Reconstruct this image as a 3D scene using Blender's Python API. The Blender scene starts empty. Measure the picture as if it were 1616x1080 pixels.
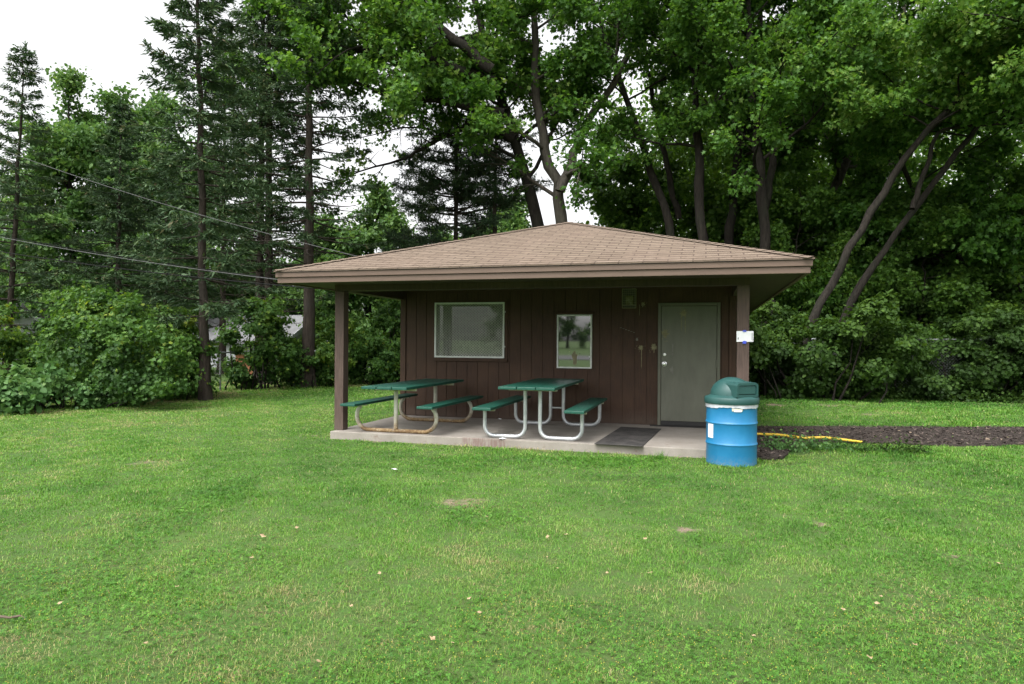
import bpy, math, random
import numpy as np
from mathutils import Vector, Matrix

SC = bpy.context.scene
COL = SC.collection

# ------------------------------------------------------------------ camera
F_PX, CX, CY = 1077.0, 808.0, 540.0          # focal length in pixels of the 1616 x 1080 photograph
ROLL = math.radians(0.413)
EYE = 1.40                                    # metres above the top of the concrete slab
cam_d = bpy.data.cameras.new("camera"); cam = bpy.data.objects.new("camera", cam_d); COL.objects.link(cam)
cam_d.sensor_width = 36.0; cam_d.lens = 36.0 * F_PX / 1616.0
cam_d.clip_start = 0.05; cam_d.clip_end = 2000.0
cam.location = (0, 0, EYE)
cam.rotation_euler = (Matrix.Rotation(math.radians(90), 3, 'X') @ Matrix.Rotation(ROLL, 3, 'Z')).to_euler()
SC.camera = cam

# ------------------------------------------------------------------ sky, sun, exposure
SUN_EL, SUN_AZ = math.radians(58), math.radians(215)   # azimuth clockwise from +Y: behind the camera, to the left
w = bpy.data.worlds.new("World"); SC.world = w; w.use_nodes = True
nt = w.node_tree; nt.nodes.clear()
sky = nt.nodes.new('ShaderNodeTexSky'); sky.sky_type = 'NISHITA'; sky.sun_disc = False
sky.sun_elevation = SUN_EL; sky.sun_rotation = SUN_AZ
sky.air_density = 1.0; sky.dust_density = 6.0; sky.ozone_density = 1.0
hs = nt.nodes.new('ShaderNodeHueSaturation'); hs.inputs['Saturation'].default_value = 0.06
bg = nt.nodes.new('ShaderNodeBackground'); bg.inputs['Strength'].default_value = 0.15
wo = nt.nodes.new('ShaderNodeOutputWorld')
nt.links.new(sky.outputs[0], hs.inputs['Color']); nt.links.new(hs.outputs[0], bg.inputs['Color']); nt.links.new(bg.outputs[0], wo.inputs[0])
sd = bpy.data.lights.new("sun", 'SUN'); sd.energy = 0.5; sd.angle = math.radians(25); sd.color = (1.0, 0.96, 0.90)
sun = bpy.data.objects.new("sun", sd); COL.objects.link(sun)
sv = Vector((math.sin(SUN_AZ) * math.cos(SUN_EL), math.cos(SUN_AZ) * math.cos(SUN_EL), math.sin(SUN_EL)))
sun.rotation_euler = sv.to_track_quat('Z', 'Y').to_euler(); sun.location = (-20, -20, 40)
SC.view_settings.view_transform = 'Standard'; SC.view_settings.look = 'None'
SC.view_settings.exposure = 1.5; SC.view_settings.gamma = 1.0
SC.render.engine = 'CYCLES'
SC.cycles.max_bounces = 8; SC.cycles.diffuse_bounces = 4; SC.cycles.transmission_bounces = 4; SC.cycles.transparent_max_bounces = 4
SC.cycles.use_denoising = True

# ------------------------------------------------------------------ places
TH = math.atan2(1113 - CX, F_PX)              # yaw of the building
CT, ST = math.cos(TH), math.sin(TH)
GZ = -0.12                                    # level of the lawn (slab top is 0)
def BL(u, d, z=0.0): return Vector((u * CT + d * ST, -u * ST + d * CT, z))
def UD(x, y): return (x * CT - y * ST, x * ST + y * CT)
def ray(px, py):
    a, b = (px - CX) / F_PX, -(py - CY) / F_PX
    c, s = math.cos(ROLL), math.sin(ROLL)
    return (a * c - b * s, 1.0, a * s + b * c)
def W(px, py, Y):                             # point at distance Y in front of the camera
    r = ray(px, py); return Vector((r[0] * Y, Y, EYE + r[2] * Y))
def G(px, py, z=GZ):                          # point on the level z
    r = ray(px, py); t = (z - EYE) / r[2]; return Vector((r[0] * t, r[1] * t, z))

# ------------------------------------------------------------------ object helpers
def tag(o, label=None, cat=None, group=None, kind=None):
    if label: o['label'] = label
    if cat: o['category'] = cat
    if group: o['group'] = group
    if kind: o['kind'] = kind
    return o
def thing(name, label, cat, loc=(0, 0, 0), rz=0.0, group=None):
    o = bpy.data.objects.new(name, None); COL.objects.link(o); o.empty_display_size = 0.2
    o.location = loc; o.rotation_euler = (0, 0, rz)
    return tag(o, label, cat, group)
def link(name, me, m, parent=None, loc=None, rz=None):
    o = bpy.data.objects.new(name, me); COL.objects.link(o)
    if m and not me.materials: me.materials.append(m)
    if parent: o.parent = parent
    if loc is not None: o.location = loc
    if rz is not None: o.rotation_euler = (0, 0, rz)
    return o
def copy_tree(o, parent=None):
    c = o.copy(); COL.objects.link(c); c.parent = parent
    for ch in list(o.children): copy_tree(ch, c)
    return c

class MB:
    def __init__(s, base=(0, 0, 0)): s.v = []; s.f = []; s.base = base; s.uv = {}
    def add(s, vs, fs):
        n = len(s.v); s.v += [tuple(p) for p in vs]; s.f += [tuple(i + n for i in f) for f in fs]; return s
    def box(s, x0, x1, y0, y1, z0, z1):
        return s.add([(x0,y0,z0),(x1,y0,z0),(x1,y1,z0),(x0,y1,z0),(x0,y0,z1),(x1,y0,z1),(x1,y1,z1),(x0,y1,z1)],
                     [(0,3,2,1),(4,5,6,7),(0,1,5,4),(1,2,6,5),(2,3,7,6),(3,0,4,7)])
    def prism(s, poly, z0, z1):               # polygon in x, y
        n = len(poly)
        vs = [(x, y, z0) for x, y in poly] + [(x, y, z1) for x, y in poly]
        fs = [tuple(range(n - 1, -1, -1)), tuple(range(n, 2 * n))] + [(i, (i + 1) % n, n + (i + 1) % n, n + i) for i in range(n)]
        return s.add(vs, fs)
    def prism_y(s, poly, y0, y1):             # polygon in x, z
        n = len(poly)
        vs = [(x, y0, z) for x, z in poly] + [(x, y1, z) for x, z in poly]
        fs = [tuple(range(n)), tuple(range(2 * n - 1, n - 1, -1))] + [(i, n + i, n + (i + 1) % n, (i + 1) % n) for i in range(n)]
        return s.add(vs, fs)
    def tube(s, pts, r, n=10, cap=True):
        pts = [Vector(p) for p in pts]; m = len(pts)
        rr = r if isinstance(r, (list, tuple)) else [r] * m
        t0 = (pts[1] - pts[0]).normalized()
        ref = Vector((0, 0, 1)) if abs(t0.z) < 0.9 else Vector((1, 0, 0))
        x = t0.cross(ref).normalized(); vs = []
        for i, p in enumerate(pts):
            t = (pts[min(i + 1, m - 1)] - pts[max(i - 1, 0)]).normalized()
            x = (x - t * x.dot(t)).normalized(); y = t.cross(x)
            for k in range(n):
                a = 2 * math.pi * k / n
                vs.append(p + (x * math.cos(a) + y * math.sin(a)) * rr[i])
        fs = [(i * n + k, i * n + (k + 1) % n, (i + 1) * n + (k + 1) % n, (i + 1) * n + k) for i in range(m - 1) for k in range(n)]
        if cap: fs += [tuple(range(n - 1, -1, -1)), tuple((m - 1) * n + k for k in range(n))]
        return s.add(vs, fs)
    def lathe(s, prof, cx=0, cy=0, n=40, cap=True):
        vs = []; m = len(prof)
        for r, z in prof:
            for k in range(n):
                a = 2 * math.pi * k / n; vs.append((cx + r * math.cos(a), cy + r * math.sin(a), z))
        fs = [(i * n + k, i * n + (k + 1) % n, (i + 1) * n + (k + 1) % n, (i + 1) * n + k) for i in range(m - 1) for k in range(n)]
        if cap: fs += [tuple(range(n - 1, -1, -1)), tuple((m - 1) * n + k for k in range(n))]
        return s.add(vs, fs)
    def mesh(s, name):
        me = bpy.data.meshes.new(name); b = s.base
        me.from_pydata([(x - b[0], y - b[1], z - b[2]) for x, y, z in s.v], [], s.f); me.update(); return me
    def build(s, name, m, parent=None, loc=None, rz=None, bevel=0.0, smooth=False):
        me = s.mesh(name); o = link(name, me, m, parent, loc, rz)
        if smooth:
            me.shade_smooth()
            e = o.modifiers.new("edges", 'EDGE_SPLIT'); e.split_angle = math.radians(40)
        if bevel:
            bv = o.modifiers.new("bevel", 'BEVEL'); bv.width = bevel; bv.segments = 2; bv.limit_method = 'ANGLE'
        return o

def np_mesh(name, verts, loops, totals, tint=None):
    me = bpy.data.meshes.new(name)
    nv, nl, nf = len(verts), len(loops), len(totals)
    me.vertices.add(nv); me.loops.add(nl); me.polygons.add(nf)
    me.vertices.foreach_set('co', np.ascontiguousarray(verts, dtype=np.float32).ravel())
    me.loops.foreach_set('vertex_index', np.ascontiguousarray(loops, dtype=np.int32))
    st = np.zeros(nf, dtype=np.int32); st[1:] = np.cumsum(totals)[:-1]
    me.polygons.foreach_set('loop_start', st)
    me.polygons.foreach_set('loop_total', np.ascontiguousarray(totals, dtype=np.int32))
    me.update(calc_edges=True)
    if tint is not None:
        a = me.attributes.new('tint', 'FLOAT', 'FACE'); a.data.foreach_set('value', np.ascontiguousarray(tint, dtype=np.float32))
    return me

# ------------------------------------------------------------------ materials
class NT:
    def __init__(s, name):
        s.m = bpy.data.materials.new(name); s.m.use_nodes = True; s.t = s.m.node_tree; s.t.nodes.clear()
        s.out = s.n('ShaderNodeOutputMaterial')
    def n(s, k, **kw):
        x = s.t.nodes.new(k)
        for a, b in kw.items(): setattr(x, a, b)
        return x
    def l(s, a, b): s.t.links.new(a, b)
    def val(s, sock, v):
        if hasattr(v, 'is_linked') or hasattr(v, 'links'): s.l(v, sock)
        else: sock.default_value = v
    def coord(s, kind='Object', scale=(1, 1, 1), rot=(0, 0, 0)):
        c = s.n('ShaderNodeTexCoord'); mp = s.n('ShaderNodeMapping'); mp.inputs['Scale'].default_value = scale; mp.inputs['Rotation'].default_value = rot
        s.l(c.outputs[kind], mp.inputs[0]); return mp.outputs[0]
    def noise(s, vec, scale, detail=4, rough=0.55):
        x = s.n('ShaderNodeTexNoise'); x.inputs['Scale'].default_value = scale; x.inputs['Detail'].default_value = detail; x.inputs['Roughness'].default_value = rough
        s.l(vec, x.inputs['Vector']); return x.outputs[0]
    def ramp(s, fac, stops):
        r = s.n('ShaderNodeValToRGB'); e = r.color_ramp.elements
        while len(e) < len(stops): e.new(0.5)
        for i, (p, c) in enumerate(stops): e[i].position = p; e[i].color = (*c, 1) if len(c) == 3 else c
        s.l(fac, r.inputs[0]); return r.outputs[0]
    def mix(s, fac, a, b, mode='MIX'):
        x = s.n('ShaderNodeMixRGB', blend_type=mode)
        s.val(x.inputs[0], fac); s.val(x.inputs[1], (*a, 1) if isinstance(a, tuple) and len(a) == 3 else a); s.val(x.inputs[2], (*b, 1) if isinstance(b, tuple) and len(b) == 3 else b)
        return x.outputs[0]
    def math(s, op, a, b=0.0, c=0.0):
        x = s.n('ShaderNodeMath', operation=op); s.val(x.inputs[0], a); s.val(x.inputs[1], b); s.val(x.inputs[2], c); return x.outputs[0]
    def maprange(s, v, a, b, c=0.0, d=1.0):
        x = s.n('ShaderNodeMapRange'); s.l(v, x.inputs[0])
        for i, q in enumerate((a, b, c, d)): x.inputs[1 + i].default_value = q
        return x.outputs[0]
    def bump(s, h, strength=0.3, dist=0.01):
        b = s.n('ShaderNodeBump'); b.inputs['Strength'].default_value = strength; b.inputs['Distance'].default_value = dist; s.l(h, b.inputs['Height']); return b.outputs[0]
    def bsdf(s, col, rough=0.6, normal=None, metal=0.0, spec=0.5):
        p = s.n('ShaderNodeBsdfPrincipled'); s.val(p.inputs['Base Color'], (*col, 1) if isinstance(col, tuple) and len(col) == 3 else col)
        s.val(p.inputs['Roughness'], rough); s.val(p.inputs['Metallic'], metal); p.inputs['Specular IOR Level'].default_value = spec
        if normal is not None: s.l(normal, p.inputs['Normal'])
        return p.outputs[0]
    def done(s, sh): s.l(sh, s.out.inputs[0]); return s.m

def simple(name, c1, c2, rough=0.6, scale=6.0, bump=0.15, metal=0.0, stretch=(1, 1, 1), spec=0.5, bscale=60.0):
    t = NT(name); v = t.coord('Object', stretch)
    n1 = t.noise(v, scale, 6, 0.6); n2 = t.noise(v, bscale, 4)
    col = t.mix(t.maprange(n1, 0.32, 0.68), c1, c2)
    return t.done(t.bsdf(col, t.maprange(n1, 0.3, 0.7, rough - 0.08, rough + 0.08), t.bump(n2, bump, 0.01), metal, spec))

def leaf_mat(name, stops, trans=0.38, rough=0.5, obj_var=0.10, tcol=1.35):
    t = NT(name)
    a = t.n('ShaderNodeAttribute', attribute_name='tint'); oi = t.n('ShaderNodeObjectInfo')
    f = t.math('ADD', a.outputs['Fac'], t.math('MULTIPLY', t.math('SUBTRACT', oi.outputs['Random'], 0.5), obj_var))
    col = t.ramp(f, stops)
    p = t.bsdf(col, rough, None, 0.0, 0.22)
    tr = t.n('ShaderNodeBsdfTranslucent')
    hs = t.n('ShaderNodeHueSaturation'); hs.inputs['Hue'].default_value = 0.485; hs.inputs['Saturation'].default_value = 1.1; hs.inputs['Value'].default_value = tcol
    t.l(col, hs.inputs['Color']); t.l(hs.outputs[0], tr.inputs[0])
    mx = t.n('ShaderNodeMixShader'); mx.inputs[0].default_value = trans; t.l(p, mx.inputs[1]); t.l(tr.outputs[0], mx.inputs[2])
    return t.done(mx.outputs[0])

def bark_mat(name, c1, c2, c3):
    t = NT(name); v = t.coord('Object', (1, 1, 0.22)); v2 = t.coord('Object')
    n1 = t.noise(v, 14, 8, 0.7); n2 = t.noise(v2, 1.3, 3)
    col = t.mix(t.maprange(n1, 0.35, 0.65), c1, c2); col = t.mix(t.maprange(n2, 0.5, 0.75), col, c3)
    return t.done(t.bsdf(col, 0.9, t.bump(n1, 0.9, 0.04), 0, 0.2))

M = {}
M['maple'] = leaf_mat('maple_leaf', [(0.0, (0.025, 0.068, 0.012)), (0.45, (0.053, 0.134, 0.020)), (0.8, (0.118, 0.232, 0.042)), (1.0, (0.22, 0.31, 0.08))], 0.45)
M['pale_tree'] = leaf_mat('pale_tree_leaf', [(0.0, (0.04, 0.095, 0.03)), (0.5, (0.075, 0.155, 0.04)), (1.0, (0.15, 0.24, 0.055))])
M['spruce'] = leaf_mat('spruce_needle', [(0.0, (0.027, 0.050, 0.025)), (0.5, (0.050, 0.094, 0.042)), (0.85, (0.082, 0.130, 0.050)), (1.0, (0.10, 0.085, 0.04))], 0.18, 0.6)
M['pine'] = leaf_mat('pine_needle', [(0.0, (0.022, 0.042, 0.022)), (0.5, (0.040, 0.078, 0.034)), (1.0, (0.085, 0.11, 0.04))], 0.15, 0.6)
M['shrub'] = leaf_mat('shrub_leaf', [(0.0, (0.028, 0.070, 0.017)), (0.45, (0.060, 0.136, 0.025)), (0.8, (0.125, 0.220, 0.034)), (1.0, (0.23, 0.28, 0.04))], 0.36, 0.55)
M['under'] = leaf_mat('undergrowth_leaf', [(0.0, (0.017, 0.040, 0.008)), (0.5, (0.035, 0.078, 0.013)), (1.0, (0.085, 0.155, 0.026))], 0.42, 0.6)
M['under_wood'] = leaf_mat('wood_leaf', [(0.0, (0.030, 0.072, 0.014)), (0.45, (0.068, 0.148, 0.024)), (0.8, (0.130, 0.235, 0.04)), (1.0, (0.20, 0.30, 0.06))], 0.5)
M['weed'] = leaf_mat('weed_leaf', [(0.0, (0.05, 0.12, 0.035)), (0.5, (0.09, 0.19, 0.055)), (1.0, (0.16, 0.26, 0.08))], 0.35, 0.5)
M['grass'] = leaf_mat('grass_blade', [(0.0, (0.036, 0.108, 0.018)), (0.35, (0.086, 0.222, 0.030)), (0.62, (0.152, 0.302, 0.048)), (0.82, (0.25, 0.31, 0.10)), (1.0, (0.42, 0.33, 0.18))], 0.35, 0.55, 0.0, 1.2)
M['bark_grey'] = bark_mat('maple_bark', (0.009, 0.0075, 0.006), (0.030, 0.025, 0.020), (0.018, 0.019, 0.013))
M['bark_pale'] = bark_mat('pale_bark', (0.03, 0.026, 0.021), (0.080, 0.070, 0.057), (0.05, 0.048, 0.036))
M['bark_spruce'] = bark_mat('spruce_bark', (0.022, 0.017, 0.013), (0.062, 0.049, 0.040), (0.042, 0.039, 0.032))

def siding_mat(name, a, b):
    t = NT(name); v = t.coord('Object', (9, 9, 0.55)); v2 = t.coord('Object')
    n1 = t.noise(v, 7, 6, 0.65); n2 = t.noise(v2, 1.6, 4); 
    col = t.mix(t.maprange(n1, 0.34, 0.66), tuple(c * .78 for c in a), tuple(c * 1.12 for c in b)); col = t.mix(t.math('MULTIPLY', t.maprange(n2, 0.48, 0.72), 0.5), col, (b[0] * 1.45, b[1] * 1.5, b[2] * 1.5))
    n3 = t.noise(t.coord('Object', (30, 30, 5)), 3, 3); col = t.mix(t.math('MULTIPLY', t.maprange(n3, 0.70, 0.74), 0.5), col, (b[0] * 2.4, b[1] * 2.4, b[2] * 2.4))
    sx = t.n('ShaderNodeSeparateXYZ'); t.l(v2, sx.inputs[0]); n4 = t.noise(v2, 5, 5, 0.7)        # dust splashed up from the slab
    col = t.mix(t.math('MULTIPLY', t.maprange(t.math('ADD', sx.outputs[2], t.math('MULTIPLY', n4, 0.5)), 0.48, 0.20), 0.45), col, (0.105, 0.085, 0.070))
    return t.done(t.bsdf(col, t.maprange(n1, 0.3, 0.7, 0.55, 0.75), t.bump(n1, 0.35, 0.006), 0, 0.3))
M['siding'] = siding_mat('brown_siding', (0.041, 0.0205, 0.0120), (0.060, 0.0315, 0.019))
M['trim'] = siding_mat('brown_trim', (0.064, 0.042, 0.033), (0.090, 0.061, 0.050))
M['fascia'] = simple('fascia_paint', (0.090, 0.056, 0.039), (0.120, 0.078, 0.056), 0.6, 3, 0.1, stretch=(.6, .6, 6), bscale=30)
M['soffit'] = siding_mat('soffit_board', (0.045, 0.029, 0.020), (0.062, 0.041, 0.028))
M['drip'] = simple('drip_edge', (0.03, 0.022, 0.02), (0.05, 0.038, 0.034), 0.4, metal=0.2)

def shingle_mat():
    t = NT('shingle'); c = t.n('ShaderNodeTexCoord')
    br = t.n('ShaderNodeTexBrick'); t.l(c.outputs['UV'], br.inputs['Vector'])
    br.offset = 0.5; br.inputs['Scale'].default_value = 1.0; br.inputs['Brick Width'].default_value = 0.31; br.inputs['Row Height'].default_value = 0.1425
    br.inputs['Mortar Size'].default_value = 0.009; br.inputs['Mortar Smooth'].default_value = 0.0
    br.inputs['Color1'].default_value = (0.116, 0.089, 0.066, 1); br.inputs['Color2'].default_value = (0.158, 0.124, 0.094, 1); br.inputs['Mortar'].default_value = (0.030, 0.020, 0.016, 1)
    v = t.coord('Object'); n1 = t.noise(v, 0.8, 5, 0.6); n2 = t.noise(v, 220, 3); n3 = t.noise(v, 9, 4)
    col = t.mix(t.math('MULTIPLY', t.maprange(n1, 0.45, 0.75), 0.55), br.outputs[0], (0.135, 0.098, 0.078))
    col = t.mix(t.math('MULTIPLY', t.maprange(n2, 0.35, 0.7), 0.45), col, t.mix(0.5, (0.08, 0.06, 0.05), (0.36, 0.27, 0.2)))
    col = t.mix(t.math('MULTIPLY', t.maprange(n3, 0.5, 0.8), 0.3), col, (0.30, 0.23, 0.175))
    return t.done(t.bsdf(col, 0.92, t.bump(n2, 0.5, 0.004), 0, 0.2))
M['shingle'] = shingle_mat()

def concrete_mat():
    t = NT('concrete'); v = t.coord('Object'); n1 = t.noise(v, 2.2, 6, 0.65); n2 = t.noise(v, 45, 5, 0.7); n3 = t.noise(v, 7, 5)
    col = t.mix(t.maprange(n1, 0.3, 0.72), (0.205, 0.180, 0.155), (0.31, 0.285, 0.25))
    col = t.mix(t.math('MULTIPLY', t.maprange(n2, 0.45, 0.75), 0.4), col, (0.17, 0.15, 0.13))
    col = t.mix(t.math('MULTIPLY', t.maprange(n3, 0.62, 0.72), 0.55), col, (0.16, 0.11, 0.075))
    s = t.n('ShaderNodeSeparateXYZ'); t.l(v, s.inputs[0])      # an old red-brown paint spill on the front edge
    a = t.math('MULTIPLY', t.maprange(s.outputs[0], 2.14, 2.20), t.maprange(s.outputs[0], 2.90, 2.80))
    a = t.math('MULTIPLY', a, t.maprange(s.outputs[1], 0.02, 0.008)); vv = t.coord('Object', (22, 1, 3))
    a = t.math('MULTIPLY', a, t.maprange(t.noise(vv, 2.0, 4), 0.34, 0.6))
    col = t.mix(t.math('MULTIPLY', a, 0.7), col, (0.15, 0.085, 0.075))
    return t.done(t.bsdf(col, 0.88, t.bump(n2, 0.35, 0.006), 0, 0.3))
M['concrete'] = concrete_mat()

M['plank'] = simple('green_plank', (0.004, 0.052, 0.035), (0.008, 0.078, 0.052), 0.45, 4, 0.12, stretch=(14, 1, 6), bscale=25)
M['galv'] = simple('galvanised_pipe', (0.42, 0.44, 0.46), (0.60, 0.62, 0.63), 0.42, 9, 0.1, 0.55)
M['cream_metal'] = simple('cream_metal', (0.42, 0.40, 0.30), (0.58, 0.56, 0.45), 0.5, 8, 0.1)
M['lamp_cage'] = simple('lamp_cage', (0.17, 0.16, 0.085), (0.25, 0.235, 0.14), 0.5, 12)
def rust_mat():
    t = NT('rusted_pipe'); v = t.coord('Object'); s = t.n('ShaderNodeSeparateXYZ'); t.l(v, s.inputs[0])
    n = t.noise(v, 9, 6, 0.7); n2 = t.noise(v, 30, 5, 0.7)
    h = t.math('ADD', s.outputs[2], t.math('MULTIPLY', n, 0.42))
    f = t.maprange(h, 0.50, 0.26)
    clean = t.mix(t.maprange(n2, 0.35, 0.7), (0.46, 0.45, 0.38), (0.56, 0.55, 0.48))
    rust = t.ramp(n2, [(0.3, (0.075, 0.036, 0.018)), (0.5, (0.20, 0.128, 0.060)), (0.72, (0.36, 0.285, 0.16))])
    return t.done(t.bsdf(t.mix(f, clean, rust), t.maprange(f, 0, 1, 0.45, 0.85), t.bump(n2, 0.4, 0.004), 0, 0.4))
M['rust'] = rust_mat()
def drum_mat():
    t = NT('blue_drum_paint'); v = t.coord('Object'); n1 = t.noise(v, 5, 6, 0.7); n2 = t.noise(v, 40, 4, 0.7)
    col = t.mix(t.maprange(n1, 0.35, 0.7), (0.010, 0.142, 0.305), (0.016, 0.172, 0.345))
    col = t.mix(t.math('MULTIPLY', t.maprange(n2, 0.66, 0.72), 0.5), col, (0.10, 0.16, 0.24))
    s = t.n('ShaderNodeSeparateXYZ'); t.l(v, s.inputs[0])
    d = t.math('MULTIPLY', t.maprange(s.outputs[2], 0.13, 0.0), t.maprange(n2, 0.42, 0.62))
    col = t.mix(t.math('MULTIPLY', d, 0.6), col, (0.16, 0.18, 0.17))
    return t.done(t.bsdf(col, t.maprange(n1, 0.3, 0.7, 0.34, 0.5), t.bump(n1, 0.06, 0.02), 0, 0.5))
M['drum'] = drum_mat()
M['lid'] = simple('green_lid_plastic', (0.010, 0.052, 0.048), (0.016, 0.070, 0.064), 0.55, 5, 0.06)
M['bag'] = simple('bin_bag', (0.40, 0.42, 0.47), (0.55, 0.57, 0.61), 0.35, 12, 0.5, bscale=18)
M['white'] = simple('white_paper', (0.74, 0.75, 0.78), (0.82, 0.82, 0.84), 0.6, 4, 0.02)
M['ink'] = simple('ink', (0.03, 0.03, 0.04), (0.06, 0.06, 0.07), 0.6)
M['tape'] = simple('blue_tape', (0.03, 0.06, 0.50), (0.05, 0.09, 0.62), 0.5)
M['alu'] = simple('white_window_frame', (0.52, 0.54, 0.52), (0.66, 0.68, 0.66), 0.45, 10, 0.08)
M['strand'] = simple('expanded_metal', (0.30, 0.31, 0.27), (0.42, 0.43, 0.38), 0.5, 10, 0.05)
M['reveal'] = simple('window_reveal', (0.12, 0.14, 0.09), (0.17, 0.19, 0.13), 0.6, 8)
M['door'] = simple('door_paint', (0.094, 0.098, 0.071), (0.138, 0.141, 0.108), 0.5, 2.2, 0.08, stretch=(2.2, 1, .8))
M['frame'] = simple('door_frame_paint', (0.095, 0.097, 0.070), (0.120, 0.122, 0.090), 0.5, 4, 0.08)
M['black'] = simple('black_rubber', (0.012, 0.012, 0.012), (0.026, 0.025, 0.024), 0.7, 8, 0.2)
def mat_mat():
    t = NT('doormat_rubber'); v = t.coord('Object'); n1 = t.noise(v, 3.5, 6, 0.7); n2 = t.noise(v, 90, 4, 0.7)
    col = t.mix(t.maprange(n1, 0.4, 0.72), (0.030, 0.028, 0.027), (0.10, 0.092, 0.085)); col = t.mix(t.math('MULTIPLY', n2, 0.4), col, (0.02, 0.02, 0.02))
    return t.done(t.bsdf(col, 0.85, t.bump(n2, 0.8, 0.006), 0, 0.25))
M['doormat'] = mat_mat()
M['chrome'] = simple('steel_knob', (0.62, 0.62, 0.62), (0.75, 0.75, 0.74), 0.28, 8, 0.03, 0.9)
M['stain'] = simple('dried_splatter', (0.13, 0.115, 0.055), (0.25, 0.225, 0.125), 0.6, 20, 0.2)
M['pale_stain'] = simple('pale_scuff', (0.10, 0.095, 0.08), (0.19, 0.185, 0.16), 0.6, 20, 0.2)
M['lamp_metal'] = simple('lamp_metal', (0.028, 0.026, 0.018), (0.05, 0.046, 0.03), 0.5, 12)
M['lamp_glass'] = simple('lamp_lens', (0.11, 0.11, 0.04), (0.16, 0.16, 0.07), 0.25, 14)
M['yellow'] = simple('yellow_strip', (0.52, 0.34, 0.02), (0.64, 0.44, 0.04), 0.5, 7)
M['wire'] = simple('cable', (0.008, 0.008, 0.008), (0.016, 0.016, 0.016), 0.9, spec=0.1)
M['wire_pale'] = simple('bare_cable', (0.06, 0.06, 0.06), (0.10, 0.10, 0.10), 0.8, spec=0.15)
M['galv_dull'] = simple('dull_fence_steel', (0.16, 0.17, 0.17), (0.24, 0.25, 0.25), 0.5, 9, 0.05, 0.4)
M['house_white'] = simple('white_house_siding', (0.26, 0.27, 0.28), (0.36, 0.37, 0.38), 0.7, 2)
M['house_roof'] = simple('grey_house_roof', (0.12, 0.12, 0.125), (0.18, 0.18, 0.185), 0.85, 3)
M['house_dark'] = simple('dark_house_roof', (0.085, 0.085, 0.09), (0.13, 0.13, 0.135), 0.85, 3)
M['house_glass'] = simple('house_window', (0.02, 0.025, 0.03), (0.04, 0.045, 0.05), 0.15)
M['brick'] = simple('orange_brick', (0.30, 0.12, 0.055), (0.40, 0.18, 0.085), 0.85, 14, 0.3)
M['dead_leaf'] = simple('dry_leaf', (0.20, 0.125, 0.06), (0.40, 0.31, 0.19), 0.7, 30, 0.2)
M['stick'] = simple('dead_stick', (0.09, 0.065, 0.045), (0.15, 0.115, 0.085), 0.9, 20, 0.5)
def glass_mat():
    t = NT('dark_pane'); v = t.coord('Object'); n = t.noise(v, 3, 5)
    return t.done(t.bsdf(t.mix(n, (0.012, 0.014, 0.014), (0.03, 0.033, 0.032)), t.maprange(n, 0.3, 0.7, 0.012, 0.03), None, 0, 1.0))
def set_ior(m, v):
    for x in m.node_tree.nodes:
        if x.type == 'BSDF_PRINCIPLED': x.inputs['IOR'].default_value = v; x.inputs['Specular IOR Level'].default_value = 0.5
M['glass'] = glass_mat(); set_ior(M['glass'], 2.3); M['case_glass'] = glass_mat(); set_ior(M['case_glass'], 3.2)
def ground_mat():
    t = NT('ground_soil'); v = t.coord('Object'); n1 = t.noise(v, 0.5, 5, 0.6); n2 = t.noise(v, 9, 6, 0.7); n3 = t.noise(v, 60, 4, 0.7)
    g = t.mix(t.maprange(n1, 0.35, 0.65), (0.052, 0.105, 0.024), (0.075, 0.135, 0.032))
    g = t.mix(t.math('MULTIPLY', t.maprange(n2, 0.45, 0.7), 0.6), g, (0.095, 0.085, 0.045))
    soil = t.mix(t.maprange(n3, 0.3, 0.7), (0.14, 0.11, 0.075), (0.24, 0.19, 0.14))
    a = t.n('ShaderNodeAttribute', attribute_name='bare')
    f = t.maprange(t.math('ADD', a.outputs['Fac'], t.math('MULTIPLY', t.math('SUBTRACT', n2, 0.5), 0.8)), 0.42, 0.6)
    return t.done(t.bsdf(t.mix(f, g, soil), 0.95, t.bump(n3, 0.8, 0.02), 0, 0.15))
M['ground'] = ground_mat()
def mulch_mat():
    t = NT('wood_chip_mulch'); v = t.coord('Object'); n1 = t.noise(v, 3, 5); n2 = t.noise(v, 70, 5, 0.75)
    col = t.ramp(n2, [(0.3, (0.024, 0.019, 0.016)), (0.52, (0.062, 0.051, 0.043)), (0.72, (0.125, 0.105, 0.090))])
    return t.done(t.bsdf(t.mix(t.math('MULTIPLY', n1, 0.4), col, (0.03, 0.022, 0.018)), 0.95, t.bump(n2, 1.0, 0.03), 0, 0.15))
M['mulch'] = mulch_mat()
M['chip'] = leaf_mat('chip', [(0.0, (0.024, 0.018, 0.016)), (0.6, (0.060, 0.047, 0.042)), (0.9, (0.13, 0.10, 0.085)), (1.0, (0.30, 0.23, 0.16))], 0.0, 0.9)
M['asphalt'] = simple('asphalt', (0.045, 0.046, 0.048), (0.065, 0.066, 0.068), 0.85, 5)

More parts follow.
